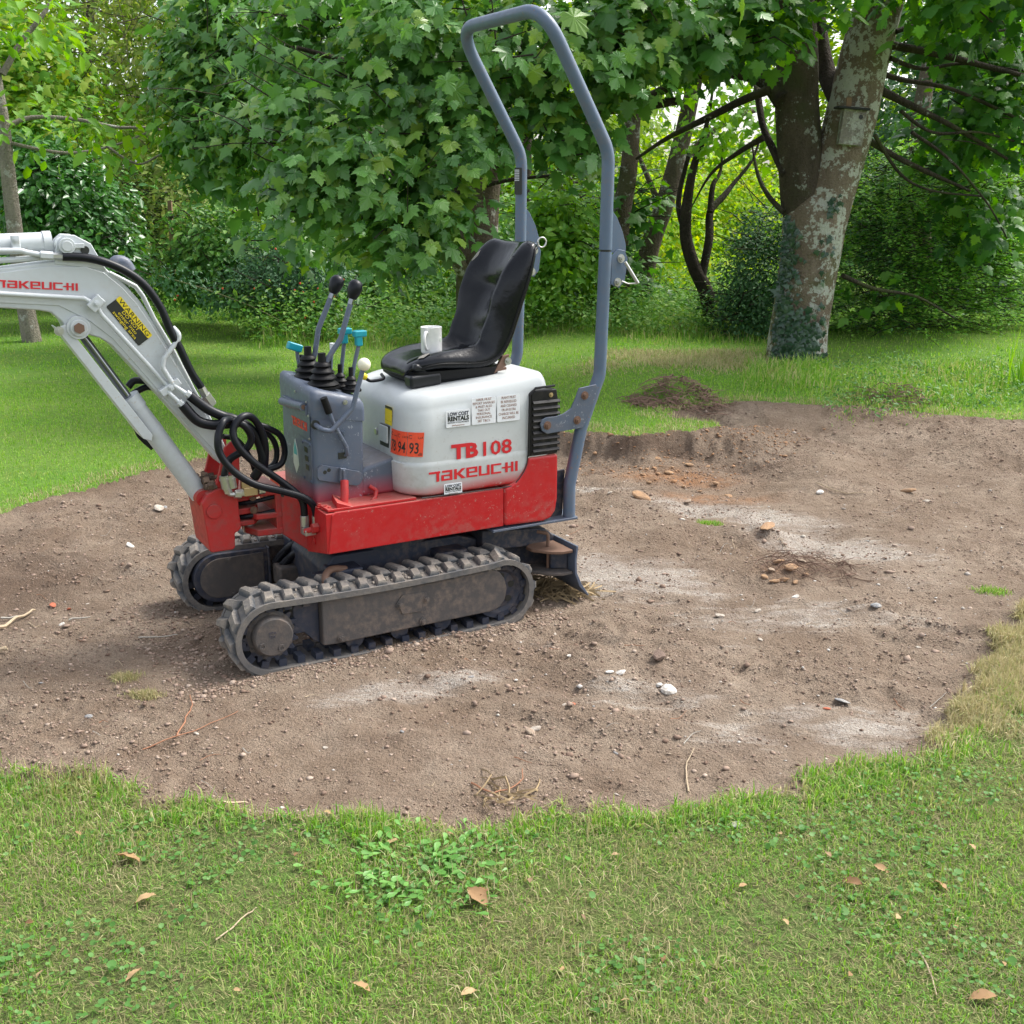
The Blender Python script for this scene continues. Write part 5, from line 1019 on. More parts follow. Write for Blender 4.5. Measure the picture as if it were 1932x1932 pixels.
def where(u, v, LM, head):
    for n_, a, b in sorted(LM, key=lambda q: math.hypot(q[1]-u, (q[2]-v)*1.6))[:4]:
        du, dv = u-a, (v-b)*1.6; d = math.hypot(du, dv)
        far = 'just ' if d < 60 else ('' if d < 150 else 'well ')
        side = ('right of' if du > 0 else 'left of') if abs(du) > abs(dv)*1.8 else (('in front of' if dv > 0 else 'behind') if abs(dv) > abs(du)*1.8 else (('in front and ' if dv > 0 else 'behind and ')+('right of' if du > 0 else 'left of')))
        t = head+' '+far+side+' '+n_
        if t not in _used: break
    _used[t] = 1; return t
for k in range(34):
    while True:
        u, v = rng.uniform(20, 1900), rng.uniform(900, 1500); p = gr(u, v)
        if float(sdist(np.array([p.x]), np.array([p.y]))[0]) > .1:
            lx = (p.x+.8126)*cos(YAW)+(p.y-3.4653)*sin(YAW); ly = -(p.x+.8126)*sin(YAW)+(p.y-3.4653)*cos(YAW)
            if not (-.3 < lx < 1.3 and -.1 < ly < .95): break
    kd = ['pale','flint','brown','chalk','pale','brown'][k % 6]; stone(u, v, rng.uniform(8, 14), kd, where(u, v, LM_SOIL, {'pale':'cream','flint':'grey','brown':'brown','chalk':'white'}[kd]+' pebble'), 'pebbles scattered over the soil')
# twigs and roots
RT = {'root': flat('reddish_root', (.30,.14,.075), .8), 'twig': flat('pale_twig', (.42,.33,.22), .8), 'grey': flat('grey_twig', (.34,.32,.28), .8)}
def twig(P, r, mat, label, group=None, name='twig', cat=None, lift=.004):
    Q = [gr(*q) for q in P]; Q = [Vector((q.x, q.y, hzp(q)+lift+r)) for q in Q]; o_ = Q[0].copy()
    C_ = catmull(Q, 4); C_ = [c+Vector(rng.normal(0, r*.5, 3)) for c in C_]; nC = len(C_)
    m = MB(); m.tube([c-o_ for c in C_], [r*(1-.6*i/nC) for i in range(nC)], 5); ob = m.build(name, RT[mat], None, smooth=60); ob.location = o_
    return tag(ob, label, cat or name, group)
twig([(335,1395),(352,1360),(362,1330),(358,1310)], .003, 'root', 'curving red root standing out left of the near track', name='root'); twig([(270,1420),(330,1400),(400,1370),(450,1340)], .0022, 'root', 'long thin red root lying below the curving root', name='root')
twig([(0,1190),(35,1165),(68,1148)], .008, 'twig', 'thick broken twig at the left edge', lift=.006); twig([(0,1243),(18,1240)], .009, 'twig', 'short orange-cored stub at the left edge'); twig([(0,1165),(40,1158),(60,1150)], .005, 'grey', 'thin grey twig behind the thick broken twig')
twig([(262,1202),(300,1195),(336,1196)], .003, 'grey', 'pale straight twig left of the near track'); twig([(130,1167),(170,1160)], .004, 'grey', 'short grey stick among footprints on the left'); twig([(420,1530),(470,1508)], .004, 'twig', 'brown twig by the near turf edge')
twig([(1540,925),(1590,938),(1625,942),(1660,936)], .003, 'twig', 'thin pale root on the right slope', name='root'); twig([(1300,1480),(1295,1440),(1310,1410)], .0025, 'twig', 'fine pale root standing in the lower soil', name='root')
twig([(890,1478),(930,1495),(980,1470),(985,1450)], .003, 'root', 'small root knot in the lower middle of the soil', name='root'); twig([(410,1800),(470,1750),(485,1738)], .0022, 'twig', 'long straw stalk lying in the near lawn', name='stalk'); twig([(1730,1820),(1752,1860),(1765,1905)], .002, 'twig', 'long bent straw stalk at the lower right', name='stalk')
twig([(930,1762),(965,1765)], .0015, 'twig', 'short straw stalk in the middle of the near lawn', name='stalk')
for k in range(44):
    while True:
        u, v = rng.uniform(20, 1900), rng.uniform(960, 1520); p = gr(u, v)
        if float(sdist(np.array([p.x]), np.array([p.y]))[0]) > .12:
            lx = (p.x+.8126)*cos(YAW)+(p.y-3.4653)*sin(YAW); ly = -(p.x+.8126)*sin(YAW)+(p.y-3.4653)*cos(YAW)
            if not (-.35 < lx < 1.35 and -.12 < ly < .95): break
    a = rng.uniform(-.7, .7); L_ = rng.uniform(12, 42); w = rng.uniform(-8, 8)
    twig([(u, v), (u+L_*.5*cos(a)+w*.3, v+L_*.5*sin(a)+w), (u+L_*cos(a), v+L_*sin(a))], rng.uniform(.0009, .0018), ['root','twig','grey'][k % 3], where(u+L_*.5*cos(a), v+L_*.5*sin(a), LM_SOIL, ['reddish','straw','grey'][k % 3]+' root'), 'fine roots scattered on the soil', name='root_fibre', cat='root')
def heap(c, r, n, h, name, label, mat, tr=(.0015,.004)):
    m = MB()
    for k in range(n):
        a, q = rng.uniform(0, 6.28), r*math.sqrt(rng.random())*.95; x, y = c.x+q*cos(a), c.y+q*sin(a)*.8; z = hzp(Vector((x, y, 0)))+h*(1-q/r)*rng.uniform(.2, 1.1); d = rng.uniform(0, 6.28); L_ = rng.uniform(.05, .16)
        P = [Vector((x, y, z)), Vector((x+L_*.5*cos(d), y+L_*.5*sin(d), z+rng.uniform(-.01,.025))), Vector((x+L_*cos(d+.5), y+L_*sin(d+.5), z+rng.uniform(-.03,.01)))]
        m.tube(catmull(P, 2), rng.uniform(*tr), 3, cap=False)
    return tag(m.build(name, mat, None), label, 'roots', kind='stuff')
heap(gr(1275,757,.16), .34, 420, .07, 'root_pile', 'pile of pulled brown roots on the lawn behind the roll bar', flat('dull_root', (.17,.105,.075), .9)); heap(gr(1680,768,.12), .3, 220, .04, 'root_pile', 'low heap of brown roots right of the big trunk', bpy.data.materials['dull_root'])
heap(gr(1530,1080), .2, 130, .02, 'root_pile', 'tangle of fine roots beside the orange clay lumps', bpy.data.materials['dull_root'], (.0006,.0018)); heap(gr(1060,1110), .14, 200, .04, 'hay_wisp', 'wisp of brown hay under the dozer blade', flat('brown_hay', (.30,.22,.12), .9)); heap(gr(935,1495), .08, 22, .004, 'hay_wisp', 'small wisp of straw in the lower middle of the soil', bpy.data.materials['brown_hay'])
# moss tufts
for (u, v, s, lab) in ((236,1280,.045,'yellow-green moss tuft left of the near track'), (272,1310,.05,'green turf tuft below the yellow moss tuft'), (1340,992,.05,'strip of green turf on the dark ridge behind the blade'), (1870,1120,.06,'small grass tuft on the soil at the right edge')):
    p = gr(u, v); n = 700; x = rng.normal(p.x, s*.5, n); y = rng.normal(p.y, s*.3, n); tag(blades('turf_tuft', x, y, rng.uniform(.01,.03,n), rng.uniform(.002,.004,n), GR if 'yellow' not in lab else DRY, .8, z=hz(x, y, fine=True)), lab, 'turf tuft', kind='stuff')
# fallen leaves
DLM = leafmat('fallen_brown_leaf', [(.18,.10,.05),(.32,.20,.10),(.42,.30,.16),(.16,.10,.065)], .1, .7, .2)
def deadmesh(seed):
    r = np.random.default_rng(seed); n = 9; V = [(0,0,0)]; 
    for j in range(n+1):
        t = j/n; w = .26*math.sin(pi*min(1, t*1.02))**.8*(1+r.uniform(-.12,.12)); cz = .10*sin(t*3+r.uniform(0,.6)); V += [(-w, t, cz+.14*w+r.uniform(0,.05)), (0, t, cz-.02), (w, t, cz+.2*w+r.uniform(0,.06))]
    F = []
    for j in range(n):
        b0 = 1+3*j; F += [(b0, b0+1, b0+4, b0+3), (b0+1, b0+2, b0+5, b0+4)]
    me = bpy.data.meshes.new('fallen_leaf'); me.from_pydata([(x, y-.5, z) for x, y, z in V], [], F); me.materials.append(DLM)
    for p in me.polygons: p.use_smooth = True
    return me
DM = [deadmesh(i) for i in range(4)]
def dleaf(u, v, px, label, group=None, ang=None):
    p = gr(u, v); d = (p-Vector((0,0,CAM_H))).length; s = px*d/2138.*1.1
    o = bpy.data.objects.new('fallen_leaf', DM[rng.integers(4)]); C.objects.link(o); o.location = (p.x, p.y, hzp(p)+.012)
    o.rotation_euler = (rng.uniform(-.3,.3), rng.uniform(-.5,.5), rng.uniform(0, 6.28) if ang is None else ang); o.scale = (s*.95, s, s); return tag(o, label, 'leaf', group)
dleaf(900,1722,52,'long tan fallen leaf at the right of the bright weed patch', ang=.7); dleaf(912,1712,34,'brown leaf lying against the long tan leaf', ang=-.3); dleaf(244,1648,42,'tan curled leaf in the left foreground lawn', ang=1.45)
dleaf(278,1726,34,'grey-brown leaf below the tan curled leaf', ang=2.0); dleaf(740,1618,26,'small rusty leaf in the middle of the near lawn', ang=2.2); dleaf(885,1965-60,30,'brown pod-like leaf at the bottom edge')
dleaf(256,1872,30,'grey-brown leaf at the lower left'); dleaf(683,1895,34,'pinkish brown leaf at the bottom centre', ang=1.2); dleaf(1850,1915,42,'big brown leaf in the bottom right corner', ang=1.5); dleaf(1605,1694,34,'pointed rusty leaf in the right foreground', ang=1.0)
dleaf(1660,1668,26,'red-brown leaf right of the pointed rusty leaf'); dleaf(1771,1700,28,'brown leaf at the far right of the near lawn')
for k, (u, v) in enumerate(((60,1770),(80,1870),(850,1600),(620,1560),(1000,1690),(1560,1640),(1480,1770),(1180,1920),(1330,1980-60),(1890,1850),(1720,1560),(1830,1625),(450,1900),(560,1640),(1160,1640),(1470,1600),(1800,1780),(1250,1840),(1060,1860),(150,1600),(1600,1870),(1690,1760),(780,1800),(1100,1760),(1400,1700))): dleaf(u, v, rng.uniform(12, 19), where(u, v, LM_LAWN, 'small fallen leaf'), 'small fallen leaves on the near lawn')
p = gr(1503,982); 
# ================================================================== TREES AND SHRUBS
PXM = 1/2138.
def blobpts(blobs, n, shell=.55):
    W = np.array([b[4] if len(b) > 4 else 1. for b in blobs])*np.array([b[1]*b[2] for b in blobs]); W = W/W.sum()
    ci = rng.choice(len(blobs), n, p=W); d = rng.normal(size=(n, 3)); d /= np.linalg.norm(d, axis=1, keepdims=True); r = rng.uniform(shell**3, 1, n)**(1/3.)
    c = np.array([b[0][:] for b in blobs])[ci]; R = np.array([(b[1], b[3], b[2]) for b in blobs])[ci]
    return c+d*R*r[:, None], d
def B(u, v, Y, ru, rv, rd=.5, w=1.): return (at(u, v, Y), ru*Y*PXM, rv*Y*PXM, rd, w)
def leaves_at(blobs, n, size, clump=10, cs=.16, droop=.5, shell=.5, szvar=.3):
    nc = max(1, n//clump); cp, cd = blobpts(blobs, nc, shell); k = rng.integers(0, nc, n)
    off = rng.normal(0, cs, (n, 3))*np.array([1, 1, .55]); pos = cp[k]+off
    out = cd[k]*.8+off/(cs+1e-6)*.35
    az = rng.uniform(0, 2*pi, n); tip = np.stack([np.cos(az)*.7, np.sin(az)*.7, -droop+rng.normal(0, .25, n)], -1)+out*.5
    nrm = np.stack([rng.normal(0, .35, n), rng.normal(-.25, .35, n), .75+rng.normal(0, .2, n)], -1)+out*.6
    return pos, nrm, tip, size*np.exp(rng.normal(0, szvar, n))
HALF = [(0,0),(.12,-.10),(.30,-.13),(.31,.0),(.50,.04),(.43,.16),(.66,.38),(.47,.39),(.31,.42),(.37,.58),(.23,.62),(.24,.78),(.12,.80)]
def syc():
    R = HALF; L = [(-a, b) for a, b in R[1:]][::-1]; O = R+[(0,1.0)]+L
    V = [(0,.25,.02)]+[(a, b, -.22*abs(a)**1.3-.16*(b-.25)**2+(.03 if i % 2 else -.02)) for i, (a, b) in enumerate(O)]
    n = len(O); return np.array(V), np.array([(0, 1+i, 1+(i+1) % n) for i in range(n)])
SYV, SYF = syc()
def simple5():
    O = [(0,0),(.35,-.08),(.28,.15),(.55,.38),(.28,.42),(0,1.),(-.28,.42),(-.55,.38),(-.28,.15),(-.35,-.08)]
    return np.array([(0,.25,.03)]+[(a, b, -.15*abs(a)-.1*b*b) for a, b in O]), np.array([(0, 1+i, 1+(i+1) % 10) for i in range(10)])
S5V, S5F = simple5()
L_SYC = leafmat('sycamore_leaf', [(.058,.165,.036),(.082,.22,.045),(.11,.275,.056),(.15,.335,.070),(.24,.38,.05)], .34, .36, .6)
L_SYR = leafmat('shaded_sycamore_leaf', [(.035,.12,.022),(.055,.17,.028),(.085,.24,.032),(.15,.32,.04)], .45, .45, .4)  # darker copy of the sycamore leaf, its backlit shade put into the colour
L_LIME = leafmat('lime_leaf', [(.18,.38,.02),(.26,.46,.03),(.34,.50,.04),(.45,.47,.04)], .55, .5, .3)  # backlight through the rear bushes is put into this brighter yellow
L_LIM2 = leafmat('fresh_green_leaf', [(.10,.27,.025),(.15,.34,.03),(.22,.40,.04)], .45, .5, .35)
L_OLIV = leafmat('olive_leaf', [(.12,.22,.035),(.18,.29,.05),(.26,.34,.08),(.33,.37,.13),(.09,.17,.035)], .4, .6, .3)
L_LAUR = leafmat('laurel_leaf', [(.03,.12,.02),(.045,.16,.025),(.07,.21,.035)], .25, .3, .6)
L_MID = leafmat('hedge_leaf', [(.045,.14,.028),(.07,.20,.038),(.11,.26,.045),(.17,.31,.06)], .35, .5, .35)
L_BLUE = leafmat('rose_leaf', [(.05,.13,.06),(.07,.17,.08),(.09,.20,.09)], .3, .5, .35)
L_DARK = leafmat('dark_evergreen_leaf', [(.025,.085,.026),(.038,.115,.034),(.06,.155,.045)], .2, .55, .3)
L_COTO = leafmat('arching_shrub_leaf', [(.03,.13,.028),(.06,.20,.04),(.11,.28,.05),(.20,.38,.06)], .35, .45, .4)
L_IVY = leafmat('ivy_leaf', [(.018,.055,.030),(.028,.075,.038),(.045,.10,.045)], .1, .3, .6)
L_NET = leafmat('undergrowth_leaf', [(.07,.20,.035),(.11,.27,.045),(.16,.32,.06),(.22,.34,.08)], .35, .6, .3)
L_FAR = leafmat('distant_leaf', [(.14,.28,.02),(.22,.37,.03),(.32,.45,.05),(.08,.18,.02)], .55, .6, .2)  # light from behind the wood is painted as a brighter yellow leaf
def bark(name, a, b_, lich=None, lo=.5, hi=.56, sc=3.2, moss=None):
    m, nt, b = newmat(name); g = N(nt, 'NewGeometry').outputs['Position']
    mp = N(nt, 'Mapping'); mp.inputs['Scale'].default_value = (1, 1, .35); nt.links.new(g, mp.inputs[0])
    n1 = noise(nt, mp.outputs[0], 9, 6, .65); n2 = noise(nt, g, sc, 6, .75); n3 = noise(nt, g, 60, 4, .6)
    c = mixc(nt, ramp(nt, n1, .35, .65), a, b_); c = mixc(nt, ramp(nt, n3, .5, .8, 0, .7), c, tuple(x*.45 for x in a))
    if moss: c = mixc(nt, ramp(nt, noise(nt, g, 2.1, 4), .52, .62, 0, .6), c, moss)
    if lich:
        f = ramp(nt, math_(nt, 'ADD', math_(nt, 'MULTIPLY', n2, .75), math_(nt, 'MULTIPLY', noise(nt, g, 22, 4, .6), .25)), lo, hi, 0, .9); c = mixc(nt, f, c, lich)
    nt.links.new(c, b.inputs['Base Color']); b.inputs['Roughness'].default_value = .9; b.inputs['Specular IOR Level'].default_value = .2
    bump(nt, b, math_(nt, 'ADD', n1, math_(nt, 'MULTIPLY', n3, .5)), 1., .05); return m
BK = {'syc': bark('sycamore_bark', (.175,.135,.10), (.25,.20,.15), (.50,.52,.46), .505, .54, 5.5, (.12,.13,.05)),
      'dark': bark('dark_mossy_bark', (.030,.025,.020), (.060,.048,.036), (.30,.32,.28), .60, .64, 4, (.07,.08,.03)),
      'cherry': bark('grey_cherry_bark', (.20,.18,.15), (.30,.27,.22), (.42,.42,.38), .56, .60, 7),
      'mid': bark('lichen_spotted_bark', (.10,.08,.06), (.17,.13,.10), (.45,.46,.42), .55, .60, 4, (.09,.10,.04))}
def trunk(P, R, mat, parent, name='trunk', n=20, amp=.05, sub=5, flare=0.):
    Q = catmull(P, sub); RR = [v.x for v in catmull([(r, 0, 0) for r in R], sub)]
    m = MB(); m.tube(Q, RR, n); V = np.array(m.v); c = np.repeat(np.array([q[:] for q in Q]), n, 0); d = V-c; L = np.linalg.norm(d, axis=1, keepdims=True)
    k = fbm(np.arctan2(d[:, 1], d[:, 0])*.9+5, V[:, 2]*.6, 1.6, 3, 2)-.5; V = c+d*(1+amp*4*k[:, None]); m.v = [tuple(v) for v in V]
    return m.build(name, mat, parent, smooth=80)
def rel(root, ob): ob.parent = root; ob.matrix_parent_inverse = root.matrix_world.inverted() if False else Matrix.Translation(-root.location)
def plant(name, base, label, cat='shrub', group=None):
    return empty(name, base, 0, label, cat, group)
def addfol(root, blobs, n, size, mat, tv='oval', part='foliage', **kw):
    pos, nrm, tip, sc = leaves_at(blobs, n, size, **kw); T = {'oval': T_OVAL, 'dia': T_DIA, 'syc': (SYV, SYF), 's5': (S5V, S5F)}[tv]
    tf = T[1]; o = cloud(part, T[0], tf, pos, nrm, tip, sc, mat); o['kind'] = 'stuff'; rel(root, o); return o
def addtrunk(root, *a, **k): o = trunk(*a, None, **k); rel(root, o); return o
def twigs_in(root, blobs, n, mat, r=.006, L=.5, name='branches'):
    p, d = blobpts(blobs, n, .1); m = MB()
    for i in range(n):
        a = Vector(p[i]); q = Vector(rng.normal(0, 1, 3)); q.z = abs(q.z)*.6-.1; q.normalize(); e = a+q*L*rng.uniform(.5, 1.4)
        m.tube([a, (a+e)/2+Vector(rng.normal(0, L*.08, 3)), e], [r, r*.7, r*.35], 4, cap=False)
    o = m.build(name, mat, None); rel(root, o); o['kind'] = 'stuff'; return o
# ---- the big forked sycamore on the right
Y1 = 9.75
T1 = plant('sycamore_tree', at(1500, 705, Y1), 'big forked sycamore with lichen-blotched ivy-clad trunk at the edge of the lawn on the right', 'tree')
k = Y1*PXM
addtrunk(T1, [at(1500,725,Y1), at(1503,690,Y1), at(1508,620,Y1), at(1520,540,Y1), at(1532,450,Y1), at(1536,400,Y1), at(1538,365,Y1), at(1539,340,Y1)], [68*k,58*k,53*k,52*k,55*k,55*k,40*k,4*k], BK['syc'], n=36, amp=.035)
addtrunk(T1, [at(1524,450,Y1), at(1516,380,Y1), at(1510,300,Y1), at(1503,200,Y1), at(1503,100,Y1), at(1495,-10,Y1), at(1480,-200,Y1)], [36*k,41*k,41*k,39*k,37*k,36*k,32*k], bark('shaded_sycamore_bark', (.065,.052,.040), (.11,.088,.066), (.30,.32,.28), .58, .62, 5.5, (.06,.07,.03)), name='stem', n=28, amp=.04)  # the left stem's shade is painted into this darker bark
addtrunk(T1, [at(1536,470,Y1), at(1552,390,Y1), at(1580,310,Y1), at(1605,220,Y1), at(1630,110,Y1), at(1662,-10,Y1), at(1710,-200,Y1)], [46*k,50*k,46*k,46*k,44*k,42*k,38*k], BK['syc'], name='stem', n=28, amp=.035)
addtrunk(T1, [at(1585,190,Y1), at(1560,140,Y1+.2), at(1545,60,Y1+.3), at(1540,-40,Y1+.4)], [20*k,17*k,15*k,12*k], BK['dark'], name='limb', n=14)
for P, R in (([(1475,190),(1440,150),(1380,135),(1310,140),(1240,175),(1190,195)], [19,16,14,12,9,6]), ([(1480,330),(1462,290),(1440,240),(1430,180),(1425,150)], [8,8,7,7,6]), ([(1450,170),(1400,190),(1330,225),(1260,260),(1200,300)], [9,8,7,5,3]),
             ([(1440,260),(1390,290),(1340,330),(1300,400)], [7,5,3,1]), ([(1650,80),(1760,100),(1860,125),(1960,150)], [9,7,6,4]), ([(1640,160),(1720,200),(1800,240),(1900,300)], [9,7,5,3]), ([(1615,250),(1680,290),(1740,320),(1830,360)], [8,6,5,3]), ([(1640,130),(1700,150),(1800,170),(1932,230)], [7,5,4,3]), ([(1680,110),(1740,130),(1820,120),(1940,135)], [5,4,3,2]), ([(1690,60),(1760,40),(1850,60),(1940,50)], [5,4,3,2]), ([(1700,210),(1760,250),(1850,250),(1940,275)], [4,3,2.5,2]), ([(1720,250),(1790,300),(1860,380),(1900,450)], [4,3,2,1.5]), ([(1650,255),(1700,330),(1760,360),(1850,370)], [4,3,2.5,2]), ([(1590,520),(1650,545),(1730,560),(1800,600)], [5,4,3,2]), ([(1478,400),(1450,370),(1430,330),(1418,270)], [6,5,4,1.5])):
    q = Y1-.1; addtrunk(T1, [at(u, v, q+.15*i) for i, (u, v) in enumerate(P)], [r*k*.9 for r in R], BK['dark'], name='limb', n=10, amp=.05)
pos, nrm, tip, sc = leaves_at([B(1500,640,Y1-.25,42,60,.02), B(1480,500,Y1-.25,22,100,.02,.9), B(1520,690,Y1-.27,50,30,.03,1.2), B(1560,480,Y1-.24,10,150,.02,.12)], 1500, .045, clump=4, cs=.03, shell=.0)
# press the ivy against the bark
ax = lambda z: np.interp(z, [at(1500,725,Y1).z, at(1508,620,Y1).z, at(1532,450,Y1).z, at(1540,330,Y1).z], [at(1500,725,Y1).x, at(1508,620,Y1).x, at(1532,450,Y1).x, at(1540,330,Y1).x])
dx = np.clip(pos[:, 0]-ax(pos[:, 2]), -.24, .24); pos[:, 1] = Y1-np.sqrt(np.maximum(.0, .262**2-dx**2))-rng.uniform(.0, .03, len(pos)); pos[:, 0] = ax(pos[:, 2])+dx
nrm = np.stack([dx*2+rng.normal(0,.3,len(dx)), -1+rng.normal(0,.3,len(dx)), .4+rng.normal(0,.2,len(dx))], -1); tip = np.stack([rng.normal(0,.8,len(dx)), np.zeros(len(dx)), -1+rng.normal(0,.7,len(dx))], -1)
o = cloud('ivy', S5V, S5F, pos, nrm, tip, sc, L_IVY); o['kind'] = 'stuff'; rel(T1, o)
crownR = [B(1420,50,8.6,110,60,.5), B(1345,70,8.6,90,45,.4), B(1260,80,8.8,80,55,.4), B(1620,5,8.3,22,14,.1,1.), B(1830,50,10.6,120,80,.5,.9), B(1890,200,10.4,90,110,.5,.9), B(1790,260,10.8,90,70,.5,.5), B(1850,400,10.6,70,70,.4,.5), B(1700,560,10.4,90,25,.3,.35), B(1400,-150,9,500,90,1.2,.5), B(1900,-60,9,200,120,1)]
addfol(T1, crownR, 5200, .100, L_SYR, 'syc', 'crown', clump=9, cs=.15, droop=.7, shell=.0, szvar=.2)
twigs_in(T1, crownR, 160, BK['dark'], .007, .6)
# nest box on the right stem
nb = plant('nest_box', at(1612, 270, Y1-.24), 'small weathered wooden nest box with dark lid on the right stem of the big sycamore', 'nest box')
def relbuild(root, m, name, mat, **kw): o = m.build(name, mat, None, **kw); rel(root, o); return o
c0 = at(1607,238,Y1-.25); nbm = bark('weathered_box_wood', (.26,.24,.21), (.36,.34,.30), (.50,.52,.47), .49, .53, 9)
rt = Matrix.Rotation(.08, 3, 'Y'); m = MB(); m.box(c0, (.185,.09,.29), rt); relbuild(nb, m, 'box_body', nbm, bevel=.004); m = MB(); m.box(at(1607,205,Y1-.27), (.25,.15,.016), rt); relbuild(nb, m, 'lid', flat('dark_felt', (.02,.022,.024), .8), bevel=.002)
m = MB(); q = at(1624,221,Y1-.297); m.cyl(q, q+Vector((0,-.004,0)), .017, 16); relbuild(nb, m, 'entrance_hole', M['blackp']); m = MB(); m.box(at(1585,250,Y1-.29)+Vector((.05,0,.22)), (.04,.015,.08)); relbuild(nb, m, 'back_batten', M['wood'])
# ---- the sycamore whose boughs hang behind the roll bar
Y2 = 9.9; k = Y2*PXM
T2 = plant('sycamore_tree', at(905, 640, Y2), 'sycamore with drooping dark green boughs filling the top centre behind the roll bar', 'tree')
addtrunk(T2, [at(905,660,Y2), at(900,520,Y2), at(905,430,Y2), at(915,330,Y2), at(935,240,Y2), at(940,100,Y2), at(940,-100,Y2)], [42*k,38*k,34*k,30*k,27*k,25*k,20*k], BK['mid'], n=24)
addtrunk(T2, [at(893,470,Y2+.1), at(870,330,Y2+.2), at(868,200,Y2+.3), at(860,50,Y2+.4)], [20*k,17*k,15*k,12*k], BK['dark'], name='stem', n=16)
addtrunk(T2, [at(880,520,Y2-.1), at(845,470,Y2-.3), at(815,440,Y2-.5)], [14*k,11*k,8*k], BK['mid'], name='stem', n=12)
for P, R in (([(930,330),(990,250),(1080,210),(1180,205),(1280,190)], [12,11,10,9,7]), ([(870,330),(800,300),(720,260),(640,240)], [9,8,6,4]), ([(915,260),(820,180),(700,130),(560,90)], [10,8,6,4]), ([(900,430),(820,420),(740,400),(650,380)], [8,6,5,3]), ([(930,210),(1010,150),(1120,90),(1250,60)], [9,8,6,4]), ([(880,360),(960,340),(1060,330)], [5,4,3])):
    addtrunk(T2, [at(u, v, Y2-.3*i) for i, (u, v) in enumerate(P)], [r*k*.9 for r in R], BK['dark'], name='limb', n=9, amp=.05)
bl2 = [B(460,110,11.6,150,130,.6,2.2), B(400,230,11.4,100,80,.5,1.6), B(520,220,10.8,110,90,.5,1.5), B(640,90,10.,190,130,.6,1.5), B(840,120,8.2,190,140,.6), B(590,240,8.3,130,90,.5), B(700,330,8.0,130,90,.45), B(590,370,8.1,100,70,.4), B(560,430,10.6,110,60,.5,.9), B(430,330,11.2,90,60,.5,.8), B(660,470,9.6,60,50,.4,.6), B(780,400,7.9,85,70,.4), B(720,455,7.8,85,45,.35), B(722,505,7.75,28,28,.15,1.2), B(850,270,8.1,90,70,.5,.8), B(1080,240,8.2,100,70,.5,.75), B(1170,140,8.3,70,60,.5,.7), B(1040,90,8.1,180,100,.5), B(1240,60,8.2,140,70,.5), B(1070,320,8.4,60,50,.4,.5),  B(960,-80,8.6,700,90,1.,.35)]
pos, nrm, tip, sc = leaves_at(bl2, 14500, .096, clump=13, cs=.12, droop=.75, shell=.05, szvar=.28)
order = np.argsort(pos[:, 1]-sc*1.5+(np.abs(pos[:, 0]) > pos[:, 1]*.48)*50+(pos[:, 2] > CAM_H+pos[:, 1]*.18)*50); near = order[:300]; rest = order[300:]
fr = rest[pos[rest, 1] > 9.3]; rest = rest[pos[rest, 1] <= 9.3]
o = cloud('crown', SYV, SYF, pos[rest], nrm[rest], tip[rest], sc[rest], L_SYC); o['kind'] = 'stuff'; rel(T2, o)
o = cloud('rear_foliage', S5V, S5F, pos[fr], nrm[fr], tip[fr], sc[fr], L_SYC); o['kind'] = 'stuff'; rel(T2, o)
twigs_in(T2, bl2, 320, BK['dark'], .006, .5)
LM = []
for s in range(4):
    r_ = np.random.default_rng(s); me = bpy.data.meshes.new('leaf'); V = SYV+r_.normal(0, .02, SYV.shape)*(SYV[:, 1:2] > 0); V[:, 2] -= (.25 if s % 2 else .0)*V[:, 1]**2
    me.from_pydata([tuple(v) for v in V], [], [tuple(int(i) for i in f) for f in SYF]); me.materials.append(L_SYC); LM.append(me)
Fm = frames(nrm[near], tip[near])
for i, j in enumerate(near):
    lf = bpy.data.objects.new('leaf', LM[i % 4]); C.objects.link(lf); R3 = Matrix(Fm[i].tolist()).to_4x4()
    lf.parent = T2; lf.matrix_parent_inverse = Matrix.Translation(-T2.location); lf.matrix_basis = Matrix.Translation(pos[j]) @ R3 @ Matrix.Scale(float(sc[j]), 4)
# ---- slender trees behind
def tree(label, P, R, Y, mat, fol=None, limbs=(), name='broadleaf_tree', group=None, dy=0.):
    k = Y*PXM; t = plant(name, at(P[0][0], P[0][1], Y), label, 'tree', group)
    addtrunk(t, [at(u, v, Y+dy*i) for i, (u, v) in enumerate(P)], [r*k for r in R], mat, n=14)
    for LP, LR in limbs: addtrunk(t, [at(u, v, Y+.1*i) for i, (u, v) in enumerate(LP)], [r*k for r in LR], mat, name='limb', n=9, amp=.05)
    for f in (fol or ()): addfol(t, *f[0], **f[1])
    return t
tree('slim brown trunk just right of the roll bar post', [(1176,612),(1165,500),(1172,400),(1185,330),(1195,200),(1200,50)], [22,19,18,16,14,10], 12.6, BK['mid'], [(([B(1200,70,12.4,100,60,.8)], 500, .14, L_SYR, 's5', 'crown'), dict(clump=8, cs=.25))])
tree('leaning dark trunk with lichen spots sloping up to the right behind the roll bar', [(1205,580),(1225,470),(1255,380),(1285,270),(1305,180),(1330,80)], [19,18,17,16,14,10], 13.5, BK['mid'], [(([B(1340,60,13.2,110,60,.8)], 500, .13, L_LIM2, 's5', 'crown'), dict(clump=8, cs=.25))], [([(1270,330),(1330,260),(1390,220),(1440,205)], [7,6,5,4]), ([(1250,400),(1220,330),(1200,280)], [6,5,3])])
